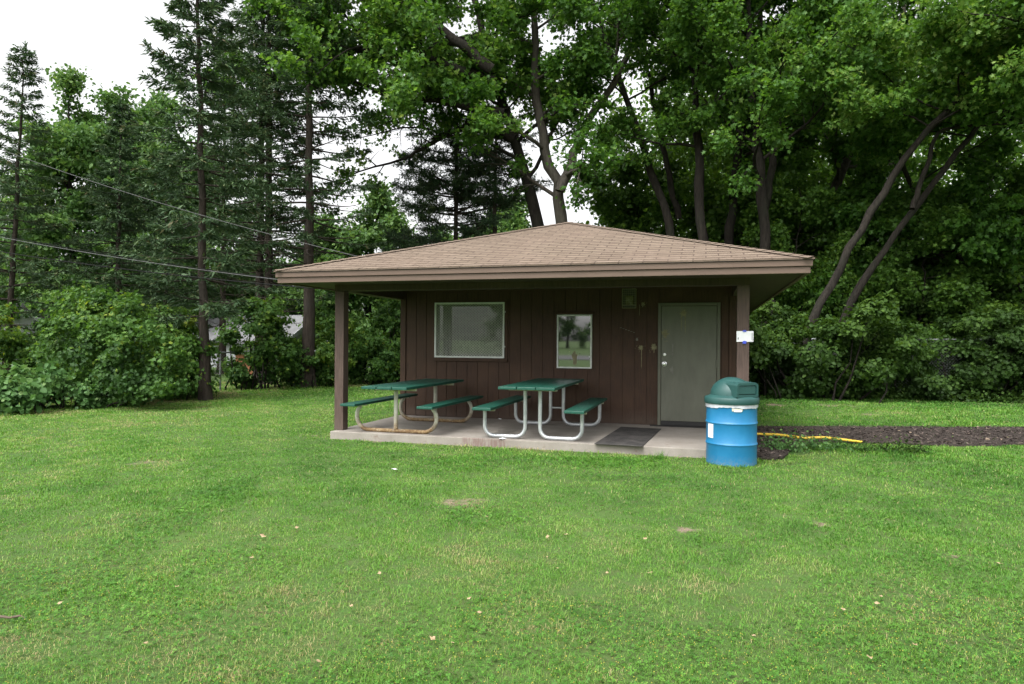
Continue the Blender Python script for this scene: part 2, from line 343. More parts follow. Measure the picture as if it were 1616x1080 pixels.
# ------------------------------------------------------------------ value noise for the lawn
_rs = np.random.RandomState(11); _lat = _rs.rand(256, 256)
def vnoise(x, y, s):
    x = np.asarray(x) * s; y = np.asarray(y) * s
    i = np.floor(x).astype(int); j = np.floor(y).astype(int); fx = x - i; fy = y - j
    fx = fx * fx * (3 - 2 * fx); fy = fy * fy * (3 - 2 * fy)
    g = lambda a, b: _lat[a % 256, b % 256]
    return (g(i, j) * (1 - fx) + g(i + 1, j) * fx) * (1 - fy) + (g(i, j + 1) * (1 - fx) + g(i + 1, j + 1) * fx) * fy
def gh(x, y):                                 # height of the ground
    x = np.asarray(x, float); y = np.asarray(y, float)
    far = np.clip((np.hypot(x, y) - 60) / 200, 0, 1)
    u = x * CT - y * ST; d = x * ST + y * CT
    near_b = np.exp(-(np.clip(np.abs(u + 2.5) - 3.6, 0, None) ** 2 + np.clip(np.abs(d - 15) - 7, 0, None) ** 2) / 2.0)
    return GZ + (vnoise(x + 50, y + 50, 0.35) - 0.5) * 0.06 * (1 - near_b) * (1 - far) + far * 2.0

# bare patches read off the photograph: pixel, half length, half depth (m)
BARE = [(235, 731, .35, .30), (412, 768, .22, .15), (500, 690, .30, .12), (480, 676, .3, .3), (360, 902, .14, .10), (530, 903, .12, .08), (1265, 820, .28, .22), (1232, 815, .2, .12),
        (1285, 826, .2, .1), (1040, 840, .45, .12), (1055, 870, .10, .06), (1190, 937, .16, .07), (1170, 1012, .05, .05), (1420, 955, .12, .12), (1555, 1000, .12, .10), (1500, 880, .35, .07),
        (730, 800, .4, .2), (640, 755, .3, .2), (5, 784, .15, .1), (1310, 640, .9, .5), (1230, 640, .5, .6), (1380, 655, .8, .5), (1520, 1010, .1, .08), (880, 890, .12, .06), (1440, 950, .2, .1)]
BP = [(G(a, b), c, e) for a, b, c, e in BARE]
def bare(x, y):
    f = np.zeros_like(np.asarray(x, float))
    x0, y0 = x, y; x = x + .30 * (vnoise(x + 5, y, 4.5) - .5) + .12 * (vnoise(x, y + 8, 14) - .5); y = y + .30 * (vnoise(x + 90, y, 4.5) - .5) + .12 * (vnoise(x + 40, y + 8, 14) - .5)
    for p, a, b in BP: f = np.maximum(f, np.exp(-(((x - p.x) / a) ** 2 + ((y - p.y) / b) ** 2)))
    x, y = x0, y0; u = x * CT - y * ST; d = x * ST + y * CT
    f = np.maximum(f, .9 * np.exp(-((d - 9.36) / .07) ** 2) * (u > -5.8) * (u < .6)); f = np.maximum(f, .9 * np.exp(-((u + 5.68) / .12) ** 2) * (d > 9.2) * (d < 12.5))
    return f * np.clip(.05 + 1.4 * vnoise(np.asarray(x) + 31, np.asarray(y) + 17, 5.0) * (.5 + vnoise(x, y, 11.0)), 0, 1)
EDGE = [(-16, 4), (-12.5, 9), (-9.95, 13.2), (-9.55, 15.2), (-8.7, 17.1), (-7.5, 19.8), (-5.8, 22.4), (-4.2, 24.7), (-1, 30)]
def beyond_left(x, y):                        # > 0 outside the mown lawn, on the neighbour's side
    ex = np.interp(y, [p[1] for p in EDGE], [p[0] for p in EDGE]); return ex - x
PATH = [(.66, 9.37), (.95, 9.5), (1.35, 10.75), (1.76, 11.37), (2.5, 11.45), (3.34, 11.50), (4.6, 11.93), (7.5, 12.9), (12, 14.5), (12.6, 17.2), (8.0, 15.4), (5.62, 14.56), (3.2, 13.82), (.91, 13.03), (.55, 13.0), (.55, 9.40)]
PATHW = [tuple(BL(u, d))[:2] for u, d in PATH]
def in_poly(x, y, poly):
    r = np.zeros(len(x), bool); n = len(poly)
    for i in range(n):
        x0, y0 = poly[i]; x1, y1 = poly[(i + 1) % n]
        c = ((y0 > y) != (y1 > y)) & (x < (x1 - x0) * (y - y0) / ((y1 - y0) or 1e-9) + x0); r ^= c
    return r

# ------------------------------------------------------------------ ground, path
def axis(lo, hi, step, far):
    a = list(np.arange(lo, hi + 1e-6, step)); s = step
    while a[-1] < far: s *= 1.5; a.append(a[-1] + s)
    s = step
    while a[0] > -far: s *= 1.5; a.insert(0, a[0] - s)
    return np.array(a)
gx = axis(-24, 24, 0.2, 600); gy = axis(1.5, 28, 0.2, 600)
X, Y = np.meshgrid(gx, gy); nx, ny = len(gx), len(gy)
V = np.stack([X.ravel(), Y.ravel(), gh(X.ravel(), Y.ravel())], 1)
idx = np.arange(nx * ny).reshape(ny, nx)
Q = np.stack([idx[:-1, :-1], idx[:-1, 1:], idx[1:, 1:], idx[1:, :-1]], -1).reshape(-1, 4)
gme = np_mesh('ground', V, Q.ravel(), np.full(len(Q), 4))
at = gme.attributes.new('bare', 'FLOAT', 'POINT')
at.data.foreach_set('value', (bare(V[:, 0], V[:, 1]) * .72).astype(np.float32))
gme.shade_smooth()
tag(link('ground', gme, M['ground']), kind='structure')

pm = MB(); rnd = random.Random(5)
pp = []
for i in range(len(PATHW)):
    a, b = Vector(PATHW[i]), Vector(PATHW[(i + 1) % len(PATHW)]); n = max(1, int((b - a).length / 0.35))
    for k in range(n):
        q = a.lerp(b, k / n); j = 0.07; pp.append((q.x + rnd.uniform(-j, j), q.y + rnd.uniform(-j, j)))
cx_, cy_ = BL(3.5, 12.7)[:2]
pm.add([(x, y, GZ + 0.035) for x, y in pp] + [(x, y, GZ - 0.06) for x, y in pp], [tuple(range(len(pp)))] + [(i, i + len(pp), (i + 1) % len(pp) + len(pp), (i + 1) % len(pp)) for i in range(len(pp))])
tag(pm.build('path', M['mulch']), kind='structure')
rs = np.random.RandomState(3)
def chips(n=30000):
    u = rs.uniform(.5, 12, n); d = rs.uniform(9.3, 17, n); x = u * CT + d * ST; y = -u * ST + d * CT
    k = in_poly(x, y, PATHW); x, y = x[k], y[k]; n = len(x)
    a = rs.uniform(0, 6.283, n); L = rs.uniform(.010, .036, n); Wd = rs.uniform(.004, .009, n)
    t = np.stack([np.cos(a), np.sin(a), rs.normal(0, .25, n)], 1) * L[:, None]; s = np.stack([-np.sin(a), np.cos(a), rs.normal(0, .4, n)], 1) * Wd[:, None]
    c = np.stack([x, y, np.full(n, GZ + .045)], 1) + rs.uniform(-.004, .012, (n, 1)) * [0, 0, 1]
    v = np.stack([c - t - s, c + t - s, c + t + s, c - t + s], 1).reshape(-1, 3)
    return np_mesh('wood_chips', v, np.arange(4 * n), np.full(n, 4), rs.rand(n) ** 1.6)
tag(link('wood_chips', chips(), M['chip']), 'dark brown wood chips covering the path right of the hut', 'mulch', kind='stuff')

# ------------------------------------------------------------------ grass
def lawn(n):
    zz = np.linspace(2.2, 25, 4000); pdf = zz ** -.55 * (1 - .35 * np.exp(-((zz - 2.2) / 1.2) ** 2)); cdf = np.cumsum(pdf); cdf /= cdf[-1]
    z = np.interp(rs.rand(n), cdf, zz); x = rs.uniform(-1.05, 1.05, n) * z; P = np.stack([x, z], 1)
    x, y = P[:, 0], P[:, 1]; u = x * CT - y * ST; d = x * ST + y * CT
    on_slab = (u > -5.60) & (u < .62) & (d > 9.385) & (d < 21.4)
    b = bare(x, y); bl = beyond_left(x, y)
    pth = in_poly(x + (vnoise(x, y, 3.5) - .5) * .55, y + (vnoise(x + 60, y, 3.5) - .5) * .75, PATHW)
    pd = (u > .6) & (u < 8) & (d > 9.2) & (d < 17)      # blades that stray over the path edge
    far_right = (u > .6) & (d > 13.0)
    dens = 1 - 0.80 * np.clip(b * 1.15, 0, 1); thin = np.clip((vnoise(x + 70, y, .55) * .6 + vnoise(x, y + 40, 1.7) * .4 - .56) * 4, 0, 1); dens *= 1 - .55 * thin; dens *= 1 - .6 * np.clip((vnoise(x, y + 20, 6.5) - .60) * 5, 0, 1)
    dens *= np.where(far_right, 0.55 + 0.5 * vnoise(x, y, 1.1), 1); dens *= 1 - 0.35 * np.clip(vnoise(x, y, 2.4) * 1.6 - .9, 0, 1)
    k = ~on_slab & ~(pth & (rs.rand(len(x)) > .03)) & (rs.rand(len(x)) < dens) & (bl < 6)
    x, y, u, d, b, bl, far_right = (q[k] for q in (x, y, u, d, b, bl, far_right)); n = len(x)
    dist = np.hypot(x, y)
    h = rs.uniform(.013, .034, n) * (0.8 + 0.5 * vnoise(x, y, 0.9))
    h *= .65 + .75 * vnoise(x, y + 11, 7.0); fr = np.exp(-((d - 9.3) / .12) ** 2) * (u > -5.7) * (u < .7); h *= 1 + fr * 0.9 * vnoise(x, y, 3.0)
    dr = np.hypot(x - DRUM.x, y - DRUM.y); h *= 1 + 1.3 * np.exp(-((dr - .36) / .12) ** 2) * vnoise(x, y, 6.0)
    pr = np.exp(-((u - 2.2) / 1.3) ** 2 - ((d - 10.75) / .55) ** 2); h *= 1 + 1.2 * pr        # longer weeds beside the path
    h *= np.where(far_right, .9 + 1.5 * vnoise(x, y, 4.0) ** 2, 1); h = np.where(bl > 0, h * rs.uniform(1.2, 2.4, n), h)
    h = np.minimum(h * (1 + dist * .012), .3)
    wd = np.maximum(.0026, dist * 0.00072) * rs.uniform(.7, 1.3, n)
    a = rs.uniform(0, 6.283, n); lean = rs.uniform(.2, 1.3, n) * h
    dx = np.cos(a); dy = np.sin(a); sa = a + 1.57 + rs.normal(0, .5, n); sx = np.cos(sa) * wd / 2; sy = np.sin(sa) * wd / 2
    z = gh(x, y) - .004
    v = np.empty((n, 5, 3)); 
    v[:, 0] = np.stack([x - sx, y - sy, z], 1); v[:, 1] = np.stack([x + sx, y + sy, z], 1)
    mx = x + dx * lean * .35; my = y + dy * lean * .35; mz = z + h * .6
    v[:, 2] = np.stack([mx + sx * .8, my + sy * .8, mz], 1); v[:, 3] = np.stack([mx - sx * .8, my - sy * .8, mz], 1)
    v[:, 4] = np.stack([x + dx * lean, y + dy * lean, z + h * (1.05 - .5 * (lean / h))], 1)
    i0 = (np.arange(n) * 5)[:, None]
    lp = (i0 + np.array([0, 1, 2, 3, 3, 2, 4])[None]).ravel(); tot = np.tile([4, 3], n)
    big = .5 * vnoise(x + 9, y, .28) + .3 * vnoise(x, y + 5, .8) + .2 * vnoise(x, y, 2.6)
    band = np.sin((x * .94 + y * .34) * 5.2 + 3.0 * vnoise(x, y, .35)); t = .49 + (big - .5) * .85 + .05 * band + .34 * (vnoise(x + 3, y, 5.5) - .5) + rs.normal(0, .13, n)
    t += .16 * np.clip((vnoise(x + 70, y, .55) * .6 + vnoise(x, y + 40, 1.7) * .4 - .56) * 4, 0, 1) + np.clip(b, 0, 1) * .35 + np.where(bl > -2.2, .30 * np.clip((bl + 2.2) / 2.2, 0, 1) * (.5 + vnoise(x, y, 1.2)), 0) - .24 * far_right - .10 * pr
    t = np.where(rs.rand(n) < .035, rs.uniform(.8, 1.0, n), t)
    return np_mesh('grass', v.reshape(-1, 3), lp, tot, np.repeat(np.clip(t, 0, 1), 2))
DRUM = G(1154, 738); DRUM = Vector((DRUM.x * 1.035, DRUM.y + .30, GZ))
tag(link('grass', lawn(1120000), M['grass']), 'short mown green grass of the lawn in front of the hut', 'grass', kind='stuff')

def clover(n=130000):
    z = np.sqrt(rs.uniform(2.2 ** 2, 9.0 ** 2, n)); x = rs.uniform(-.95, .95, n) * z; y = z
    m = vnoise(x + 3, y + 7, .7) * .5 + vnoise(x, y, 2.1) * .5 + np.clip((4.2 - y) * .16, -.16, .25) + rs.normal(0, .10, n)
    k = m > .52; x, y = x[k], y[k]; n = len(x)
    r = rs.uniform(.0035, .0075, n) * np.clip(.7 + y * .08, 1, 1.5); c = np.stack([x, y, gh(x, y) + rs.uniform(.010, .030, n)], 1)
    vs = []; yaw = rs.uniform(0, 6.28, n); nrm = rs.normal(0, .35, (n, 2))
    for q in range(3):
        a = yaw + q * 2.094; ax = np.stack([np.cos(a), np.sin(a), nrm[:, 0] * np.cos(a) + nrm[:, 1] * np.sin(a)], 1); b = a + 1.57
        bx = np.stack([np.cos(b), np.sin(b), nrm[:, 0] * np.cos(b) + nrm[:, 1] * np.sin(b)], 1); R = r[:, None]
        vs.append(np.stack([c, c + ax * R + bx * R * .75, c + ax * R * 1.9, c + ax * R - bx * R * .75], 1))
    v = np.concatenate(vs, 1).reshape(-1, 3); t = np.clip(.24 + rs.normal(0, .12, n) + .3 * (vnoise(x, y, 1.3) - .5), 0, 1)
    return np_mesh('clover', v, np.arange(12 * n), np.full(3 * n, 4), np.repeat(t, 3))
tag(link('clover', clover(), M['grass']), 'low clover leaves growing through the mown lawn', 'clover', kind='stuff')

def blooms(n=6500):
    y = np.sqrt(rs.uniform(2.3 ** 2, 5.2 ** 2, n)); x = rs.uniform(-.95, .95, n) * y
    k = vnoise(x + 3, y + 7, .7) * .5 + vnoise(x, y, 2.1) * .5 + np.clip((4.0 - y) * .16, -.2, .22) > .58; x, y = x[k], y[k]; n = len(x)
    c = np.stack([x, y, gh(x, y) + rs.uniform(.024, .036, n)], 1); r = rs.uniform(.0020, .0036, n)[:, None]
    o = np.array([[1, 0, 0], [0, 1, 0], [-1, 0, 0], [0, -1, 0], [0, 0, 1], [0, 0, -1]], float)
    v = (c[:, None] + o[None] * r[:, None]).reshape(-1, 3); f = np.array([[0, 1, 4], [1, 2, 4], [2, 3, 4], [3, 0, 4], [1, 0, 5], [2, 1, 5], [3, 2, 5], [0, 3, 5]])
    lp = ((np.arange(n) * 6)[:, None, None] + f[None]).ravel(); return np_mesh('clover_flowers', v, lp, np.full(8 * n, 3))
M['bloom'] = simple('yellow_bloom', (0.30, 0.27, 0.03), (0.42, 0.37, 0.05), 0.6, 50)
tag(link('clover_flowers', blooms(), M['bloom']), 'tiny yellow clover flowers dotted through the near lawn', 'flowers', kind='stuff')

# ------------------------------------------------------------------ the hut
RZ = -TH
SLAB_R = .60
slab = MB((-5.58, 9.40, 0)); slab.box(-5.58, SLAB_R, 9.40, 21.3, -.35, 0)
tag(slab.build('concrete_patio', M['concrete'], None, BL(-5.58, 9.40, 0), RZ, bevel=.012), kind='structure')

HB = (-2.5, 15.0, 0.0)
hut = thing('picnic_hut', 'dark brown wooden hut with low hip roof and open front porch', 'hut', BL(*HB), RZ)
WD = 11.857; UL, UR = -5.53, .47; DB = 21.2; ZT = 2.40
W1 = (-4.852, -3.497, 1.104, 2.122)
def boards_front(m):
    m.box(UL + .03, W1[0] + .001, WD + .010, WD + .12, .002, ZT); m.box(W1[1], UR - .03, WD + .010, WD + .12, .002, ZT)
    m.box(W1[0] + .001, W1[1], WD + .010, WD + .12, .002, W1[2]); m.box(W1[0] + .001, W1[1], WD + .010, WD + .12, W1[3], ZT)
    bw = .2032; u = UL + .10
    while u < UR - .1:
        a, b = u + .005, min(u + bw - .005, UR - .1)
        segs = [(a, b, .02, ZT - .001)]
        if b > W1[0] and a < W1[1]:
            segs = [(a, b, .02, W1[2]), (a, b, W1[3], ZT - .001)]
            if a < W1[0]: segs.append((a, W1[0], W1[2], W1[3]))
            if b > W1[1]: segs.append((W1[1], b, W1[2], W1[3]))
        for s in segs: m.box(s[0], s[1], WD, WD + .012, s[2], s[3])
        u += bw
m = MB(HB); boards_front(m)
for s, x in ((-1, UL), (1, UR)):
    m.box(min(x, x - s * .10), max(x, x - s * .10), WD + .125, DB, .002, ZT)
    d = WD + .22
    while d < DB - .1:
        m.box(min(x, x + s * .012), max(x, x + s * .012), d + .005, min(d + .198, DB - .1), .02, ZT - .001); d += .2032
m.box(UL + .1, UR - .1, DB - .12, DB, .002, ZT)
m.build('wall', M['siding'], hut)
for x0, x1 in ((UL - .018, UL + .09), (UR - .09, UR + .018)):
    m = MB(HB); m.box(x0, x1, WD - .018, WD + .09, .01, ZT - .002); o = m.build('corner_board', M['siding'], hut, bevel=.004)
m = MB(HB); m.box(UL + .095, UR - .095, WD - .016, WD - .001, 2.33, ZT - .003); m.build('frieze_board', M['siding'], hut, bevel=.003)
# posts and beams
for (u0, n) in ((-5.60, 'left'), (.405, 'right')):
    m = MB(HB); m.box(u0, u0 + .155, 9.555, 9.71, .001, 2.178); m.build('post', M['trim'], hut, bevel=.006)
m = MB(HB); m.box(-5.60, .56, 9.545, 9.72, 2.18, 2.42); m.build('beam', M['soffit'], hut, bevel=.004)
for u0 in (-5.60, .42):
    m = MB(HB); m.box(u0, u0 + .14, 9.725, WD - .03, 2.183, 2.418); m.build('beam', M['soffit'], hut, bevel=.004)
# roof: soffit, fascia, shingle courses
EL, ER, EF, EB = -6.19, 1.235, 8.85, 22.2
ZE, SL = 2.435, .325
roofp = MB(HB)
CO = .135; HW = (ER - EL) / 2; nrow = int(HW / CO)
uvs = []
def course(p0, p1, q0, q1, uv):
    n = len(roofp.v); roofp.v += [tuple(p0), tuple(p1), tuple(q1), tuple(q0)]; roofp.f.append((n, n + 1, n + 2, n + 3)); uvs.extend(uv)
for i in range(nrow + 1):
    r0, r1 = i * CO, min((i + 1) * CO, HW); zl = ZE + SL * r0; zh = ZE + SL * r1; up = .0045; sl = 1.0515
    v0, v1 = i * .1425, (i + (r1 - r0) / CO) * .1425
    o0 = -.02 if i == 0 else 0.0
    def side(a, b, c, e, f):                  # f maps (along, run, z) to a point
        course(f(a, r0 + o0, zl + up), f(b, r0 + o0, zl + up), f(e, r1, zh), f(c, r1, zh), [(a, v0), (b, v0), (c, v1), (e, v1)])
        if i == 0: course(f(a, r0 + o0, 2.420), f(b, r0 + o0, 2.420), f(a, r0 + o0, zl + up), f(b, r0 + o0, zl + up), [(a, .02), (b, .02), (b, .0), (a, .0)])
        if i:
            course(f(a, r0, zl - .001), f(b, r0, zl - .001), f(a, r0, zl + up), f(b, r0, zl + up), [(a, v0), (b, v0), (b, v0), (a, v0)])
    fr = lambda a, r, z: (a, EF + r, z); bk = lambda a, r, z: (a, EB - r, z)
    lf = lambda a, r, z: (EL + r, a, z); rt = lambda a, r, z: (ER - r, a, z)
    side(EL + r0 + o0, ER - r0 - o0, ER - r1, EL + r1, fr)
    side(ER - r0 - o0, EL + r0 + o0, EL + r1, ER - r1, bk)
    side(EB - r0 - o0, EF + r0 + o0, EF + r1, EB - r1, lf)
    side(EF + r0 + o0, EB - r0 - o0, EB - r1, EF + r1, rt)
ro = roofp.build('roof', M['shingle'], hut)
ul = ro.data.uv_layers.new(name='UVMap'); ul.data.foreach_set('uv', np.array(uvs, dtype=np.float32).ravel())
ZR = ZE + SL * HW; UM = (EL + ER) / 2
caps = MB(HB)
def cap_line(a, b, w_, n):
    a, b = Vector(a), Vector(b); L = (b - a).length; t = (b - a) / L; s = t.cross(Vector((0, 0, 1))).normalized()
    for k in range(n):
        p = a + t * (L * k / n); q = a + t * (L * (k + 1) / n + .02); z0 = Vector((0, 0, .020)); z1 = Vector((0, 0, .011)); dz = Vector((0, 0, -.235 * w_))
        caps.add([p - s * w_ + z0 + dz, p + z0, p + s * w_ + z0 + dz, q - s * w_ + z1 + dz, q + z1, q + s * w_ + z1 + dz], [(0, 1, 4, 3), (1, 2, 5, 4)])
cap_line((EL - .01, EF - .01, ZE), (UM, EF + HW, ZR), .11, 38); cap_line((ER + .01, EF - .01, ZE), (UM, EF + HW, ZR), .11, 38)
cap_line((UM, EB - HW, ZR), (UM, EF + HW, ZR), .13, 34)
cap_line((EL, EB, ZE), (UM, EB - HW, ZR), .11, 38); cap_line((ER, EB, ZE), (UM, EB - HW, ZR), .11, 38)
co_ = caps.build('hip_cap', M['shingle'], ro)
cu = co_.data.uv_layers.new(name='UVMap'); cu.data.foreach_set('uv', np.array([[.05, .05], [.2, .05], [.2, .1], [.05, .1]] * len(caps.f), dtype=np.float32).ravel())
def ring(m, o, z0, z1, th):
    m.box(EL - o, ER + o, EF - o, EF - o + th, z0, z1); m.box(EL - o, ER + o, EB + o - th, EB + o, z0, z1)
    m.box(EL - o, EL - o + th, EF - o + th, EB + o - th, z0, z1); m.box(ER + o - th, ER + o, EF - o + th, EB + o - th, z0, z1)
m = MB(HB); ring(m, .012, 2.415, 2.432, .05); m.build('drip_edge', M['drip'], ro)
m = MB(HB); ring(m, 0, 2.340, 2.413, .06); m.build('fascia', M['fascia'], ro, bevel=.003)
m = MB(HB); ring(m, -.022, 2.256, 2.336, .05); m.build('fascia', M['fascia'], ro, bevel=.003)
m = MB(HB); m.box(EL + .06, ER - .06, EF + .06, 9.54, 2.275, 2.300); m.box(EL + .06, -5.605, 9.541, EB - .06, 2.275, 2.300); m.box(.565, ER - .06, 9.541, EB - .06, 2.275, 2.300); m.box(-5.604, .564, DB + .01, EB - .06, 2.275, 2.300); m.build('soffit', M['soffit'], ro)
m = MB(HB); m.box(-5.455, .415, 9.725, WD + .09, 2.405, 2.43); m.build('ceiling', M['soffit'], ro)

# window with the expanded metal screen
m = MB(HB); a, b, c, e = W1; t_ = .032
m.box(a, b, WD - .03, WD + .01, c, c + t_); m.box(a, b, WD - .03, WD + .01, e - t_, e); m.box(a, a + t_, WD - .03, WD + .01, c + t_, e - t_); m.box(b - t_, b, WD - .03, WD + .01, c + t_, e - t_)
win = m.build('window', M['alu'], hut, bevel=.003)
m = MB(HB); m.box(a + .002, a + .035, WD + .013, WD + .10, c + .002, e - .002); m.box(b - .035, b - .002, WD + .013, WD + .10, c + .002, e - .002)
m.box(a + .036, b - .036, WD + .013, WD + .10, c + .002, c + .03); m.box(a + .036, b - .036, WD + .013, WD + .10, e - .05, e - .002); m.build('window_frame', M['reveal'], win)
m = MB(HB); m.box(a + .03, b - .03, WD + .070, WD + .078, c + .03, e - .05); m.build('pane', M['glass'], win)
m = MB(HB)
def strands(m, x0, x1, z0, z1, px, slope, w_, y0, y1):
    for s in (1, -1):
        k = x0 - (z1 - z0) / slope
        while k < x1 + (z1 - z0) / slope:
            # line x = k + s*(z - z0)/slope clipped to the opening
            za, zb = z0, z1
            xa = k + s * (za - z0) / slope; xb = k + s * (zb - z0) / slope
            lo, hi = (xa, xb)
            def zat(x): return z0 + s * (x - k) * slope
            if min(lo, hi) < x0 or max(lo, hi) > x1:
                l2, h2 = max(min(lo, hi), x0), min(max(lo, hi), x1)
                if l2 >= h2: k += px; continue
                p, q = (l2, zat(l2)), (h2, zat(h2))
            else: p, q = (xa, za), (xb, zb)
            dx, dz = q[0] - p[0], q[1] - p[1]; L = math.hypot(dx, dz)
            if L > .01:
                ox, oz = -dz / L * w_ / 2, dx / L * w_ / 2
                m.prism_y([(p[0] + ox, p[1] + oz), (p[0] - ox, p[1] - oz), (q[0] - ox, q[1] - oz), (q[0] + ox, q[1] + oz)], y0 + (.0 if s > 0 else .0035), y1 + (.0 if s > 0 else .0035))
            k += px
strands(m, a + t_ - .004, b - t_ + .004, c + t_ - .004, e - t_ + .004, .056, .52, .0062, WD - .014, WD - .011)
m.build('mesh_screen', M['strand'], win)
m = MB(HB); m.box(a - .03, b + .06, WD - .040, WD - .001, c - .065, c - .004); m.build('sill', M['siding'], win, bevel=.004)
m = MB(HB); m.box(b + .005, b + .06, WD - .020, WD - .001, c, e + .02); m.build('side_trim', M['siding'], win, bevel=.003)
for z in (1.30, 1.93):
    m = MB(HB); m.box(b - .004, b + .022, WD - .040, WD - .021, z, z + .03); m.build('latch', M['alu'], win, bevel=.003)
# notice case
m = MB(HB); a, b, c, e = -2.523, -1.902, .945, 1.888; t_ = .026
m.box(a, b, WD - .045, WD - .001, c, c + t_); m.box(a, b, WD - .045, WD - .001, e - t_, e); m.box(a, a + t_, WD - .045, WD - .001, c + t_, e - t_); m.box(b - t_, b, WD - .045, WD - .001, c + t_, e - t_)
nb = m.build('window', M['alu'], hut, bevel=.003)
m = MB(HB); m.box(a + t_, b - t_, WD - .026, WD - .018, c + t_, e - t_); m.build('pane', M['case_glass'], nb)
m = MB(HB); m.box(a - .03, b + .03, WD - .075, WD - .001, e + .004, e + .042); m.build('drip_board', M['siding'], nb, bevel=.004)
for z in (1.14, 1.66):
    m = MB(HB); m.box(b - .045, b - .018, WD - .054, WD - .046, z, z + .026); m.build('latch', M['alu'], nb, bevel=.002)
# door
fu0, fu1, ft = -.773, .239, 2.082
m = MB(HB); m.box(fu0, fu0 + .05, WD - .035, WD - .002, .004, ft); m.box(fu1 - .05, fu1, WD - .035, WD - .002, .004, ft); m.box(fu0 + .05, fu1 - .05, WD - .035, WD - .002, ft - .05, ft)
door_f = m.build('door_frame', M['frame'], hut, bevel=.004)
m = MB(HB); m.box(fu0 + .056, fu1 - .056, WD - .024, WD - .002, .085, ft - .056); door = m.build('door', M['door'], hut, bevel=.004)
m = MB(HB); m.box(fu0 + .054, fu1 - .054, WD - .034, WD - .003, .012, .083); m.build('kick_strip', M['black'], door, bevel=.003)
m = MB(HB); m.box(fu0 - .12, fu1 + .05, WD - .16, WD - .04, .001, .011); m.build('threshold', M['black'], hut, bevel=.003)
def disc(m, u, z, prof, n=20):                # a knob turned on an axis towards the viewer
    vs = []; k = len(prof)
    for r, y in prof:
        for i in range(n): q = 2 * math.pi * i / n; vs.append((u + r * math.cos(q), y, z + r * math.sin(q)))
    m.add(vs, [(i * n + j, i * n + (j + 1) % n, (i + 1) * n + (j + 1) % n, (i + 1) * n + j) for i in range(k - 1) for j in range(n)] + [tuple((k - 1) * n + j for j in range(n))])
D0 = WD - .024
m = MB(HB); disc(m, -.662, 1.045, [(.042, D0 - .001), (.042, D0 - .009), (.02, D0 - .014), (.016, D0 - .035), (.03, D0 - .045), (.032, D0 - .06), (.022, D0 - .072), (.004, D0 - .074)]); m.build('door_knob', M['chrome'], door, smooth=True)
m = MB(HB); disc(m, -.662, 1.205, [(.027, D0 - .001), (.027, D0 - .012), (.022, D0 - .017), (.004, D0 - .018)]); m.build('deadbolt', M['chrome'], door, smooth=True)
for z in (.35, 1.0, 1.72):
    m = MB(HB); m.tube([(fu1 - .053, WD - .036, z), (fu1 - .053, WD - .036, z + .13)], .010, 8); m.build('hinge', M['frame'], door)
# dried splatters
def splat(name, parent, u, z, r, y, mtl, seed, drips=()):
    q = random.Random(seed); m = MB(HB); n = 34
    pts = []
    for i in range(n):
        a = 2 * math.pi * i / n; rr = r * (q.uniform(.35, .75) if i % 2 else q.uniform(.6, 1.25)); pts.append((u + rr * math.cos(a) * .8, z + rr * math.sin(a)))
    m.add([(x, y, zz) for x, zz in pts] + [(u, y - .002, z)], [(i, (i + 1) % n, n) for i in range(n)])
    for k in range(5):
        a = q.uniform(0, 6.28); dd = r * q.uniform(1.0, 1.6); s = r * q.uniform(.04, .10); x, zz = u + dd * math.cos(a), z + dd * math.sin(a)
        m.add([(x + s * math.cos(j * 1.047), y, zz + s * math.sin(j * 1.047)) for j in range(6)], [tuple(range(6))])
    for du, L, w_ in drips:
        m.add([(u + du - w_, y, z), (u + du + w_, y, z), (u + du + w_ * .8, y, z - L * .9), (u + du, y, z - L), (u + du - w_ * .8, y, z - L * .9)], [(0, 1, 2, 3, 4)])
    return m.build(name, mtl, parent)
yd = WD - .0262; yw = WD - .0025
splat('splatter_stain', door, -.355, 1.905, .085, yd, M['stain'], 1, [(-.035, .30, .006), (.03, .34, .007)])
splat('splatter_stain', door, -.66, 1.56, .09, yd, M['stain'], 2, [(.02, .09, .007)])
splat('scuff_mark', door, -.53, 1.38, .03, yd, M['pale_stain'], 3, [(0, .13, .010)])
splat('scuff_mark', door, -.54, .96, .055, yd, M['pale_stain'], 4, [(.01, .08, .014)])
splat('scuff_mark', door, -.53, 1.215, .03, yd, M['pale_stain'], 9)
splat('splatter_stain', hut, -.84, 1.33, .075, yw, M['stain'], 6, [(0, .10, .008)])
splat('splatter_stain', hut, -1.06, 1.32, .065, yw, M['stain'], 7, [(.01, .36, .006)])
splat('scuff_mark', hut, -1.13, 1.46, .035, yw, M['pale_stain'], 8)
splat('splatter_stain', hut, -1.03, 2.06, .05, yw, M['stain'], 10, [(-.06, .20, .004)])
splat('splatter_stain', nb, -2.21, 1.17, .09, WD - .0275, M['stain'], 12, [(.01, .17, .035)])
m = MB(HB)
for k in range(6): m.box(-1.42 + k * .045, -1.39 + k * .045, WD - .003, WD - .0005, 1.655 - k * .016, 1.664 - k * .016)
m.build('scuff_mark', M['pale_stain'], hut)

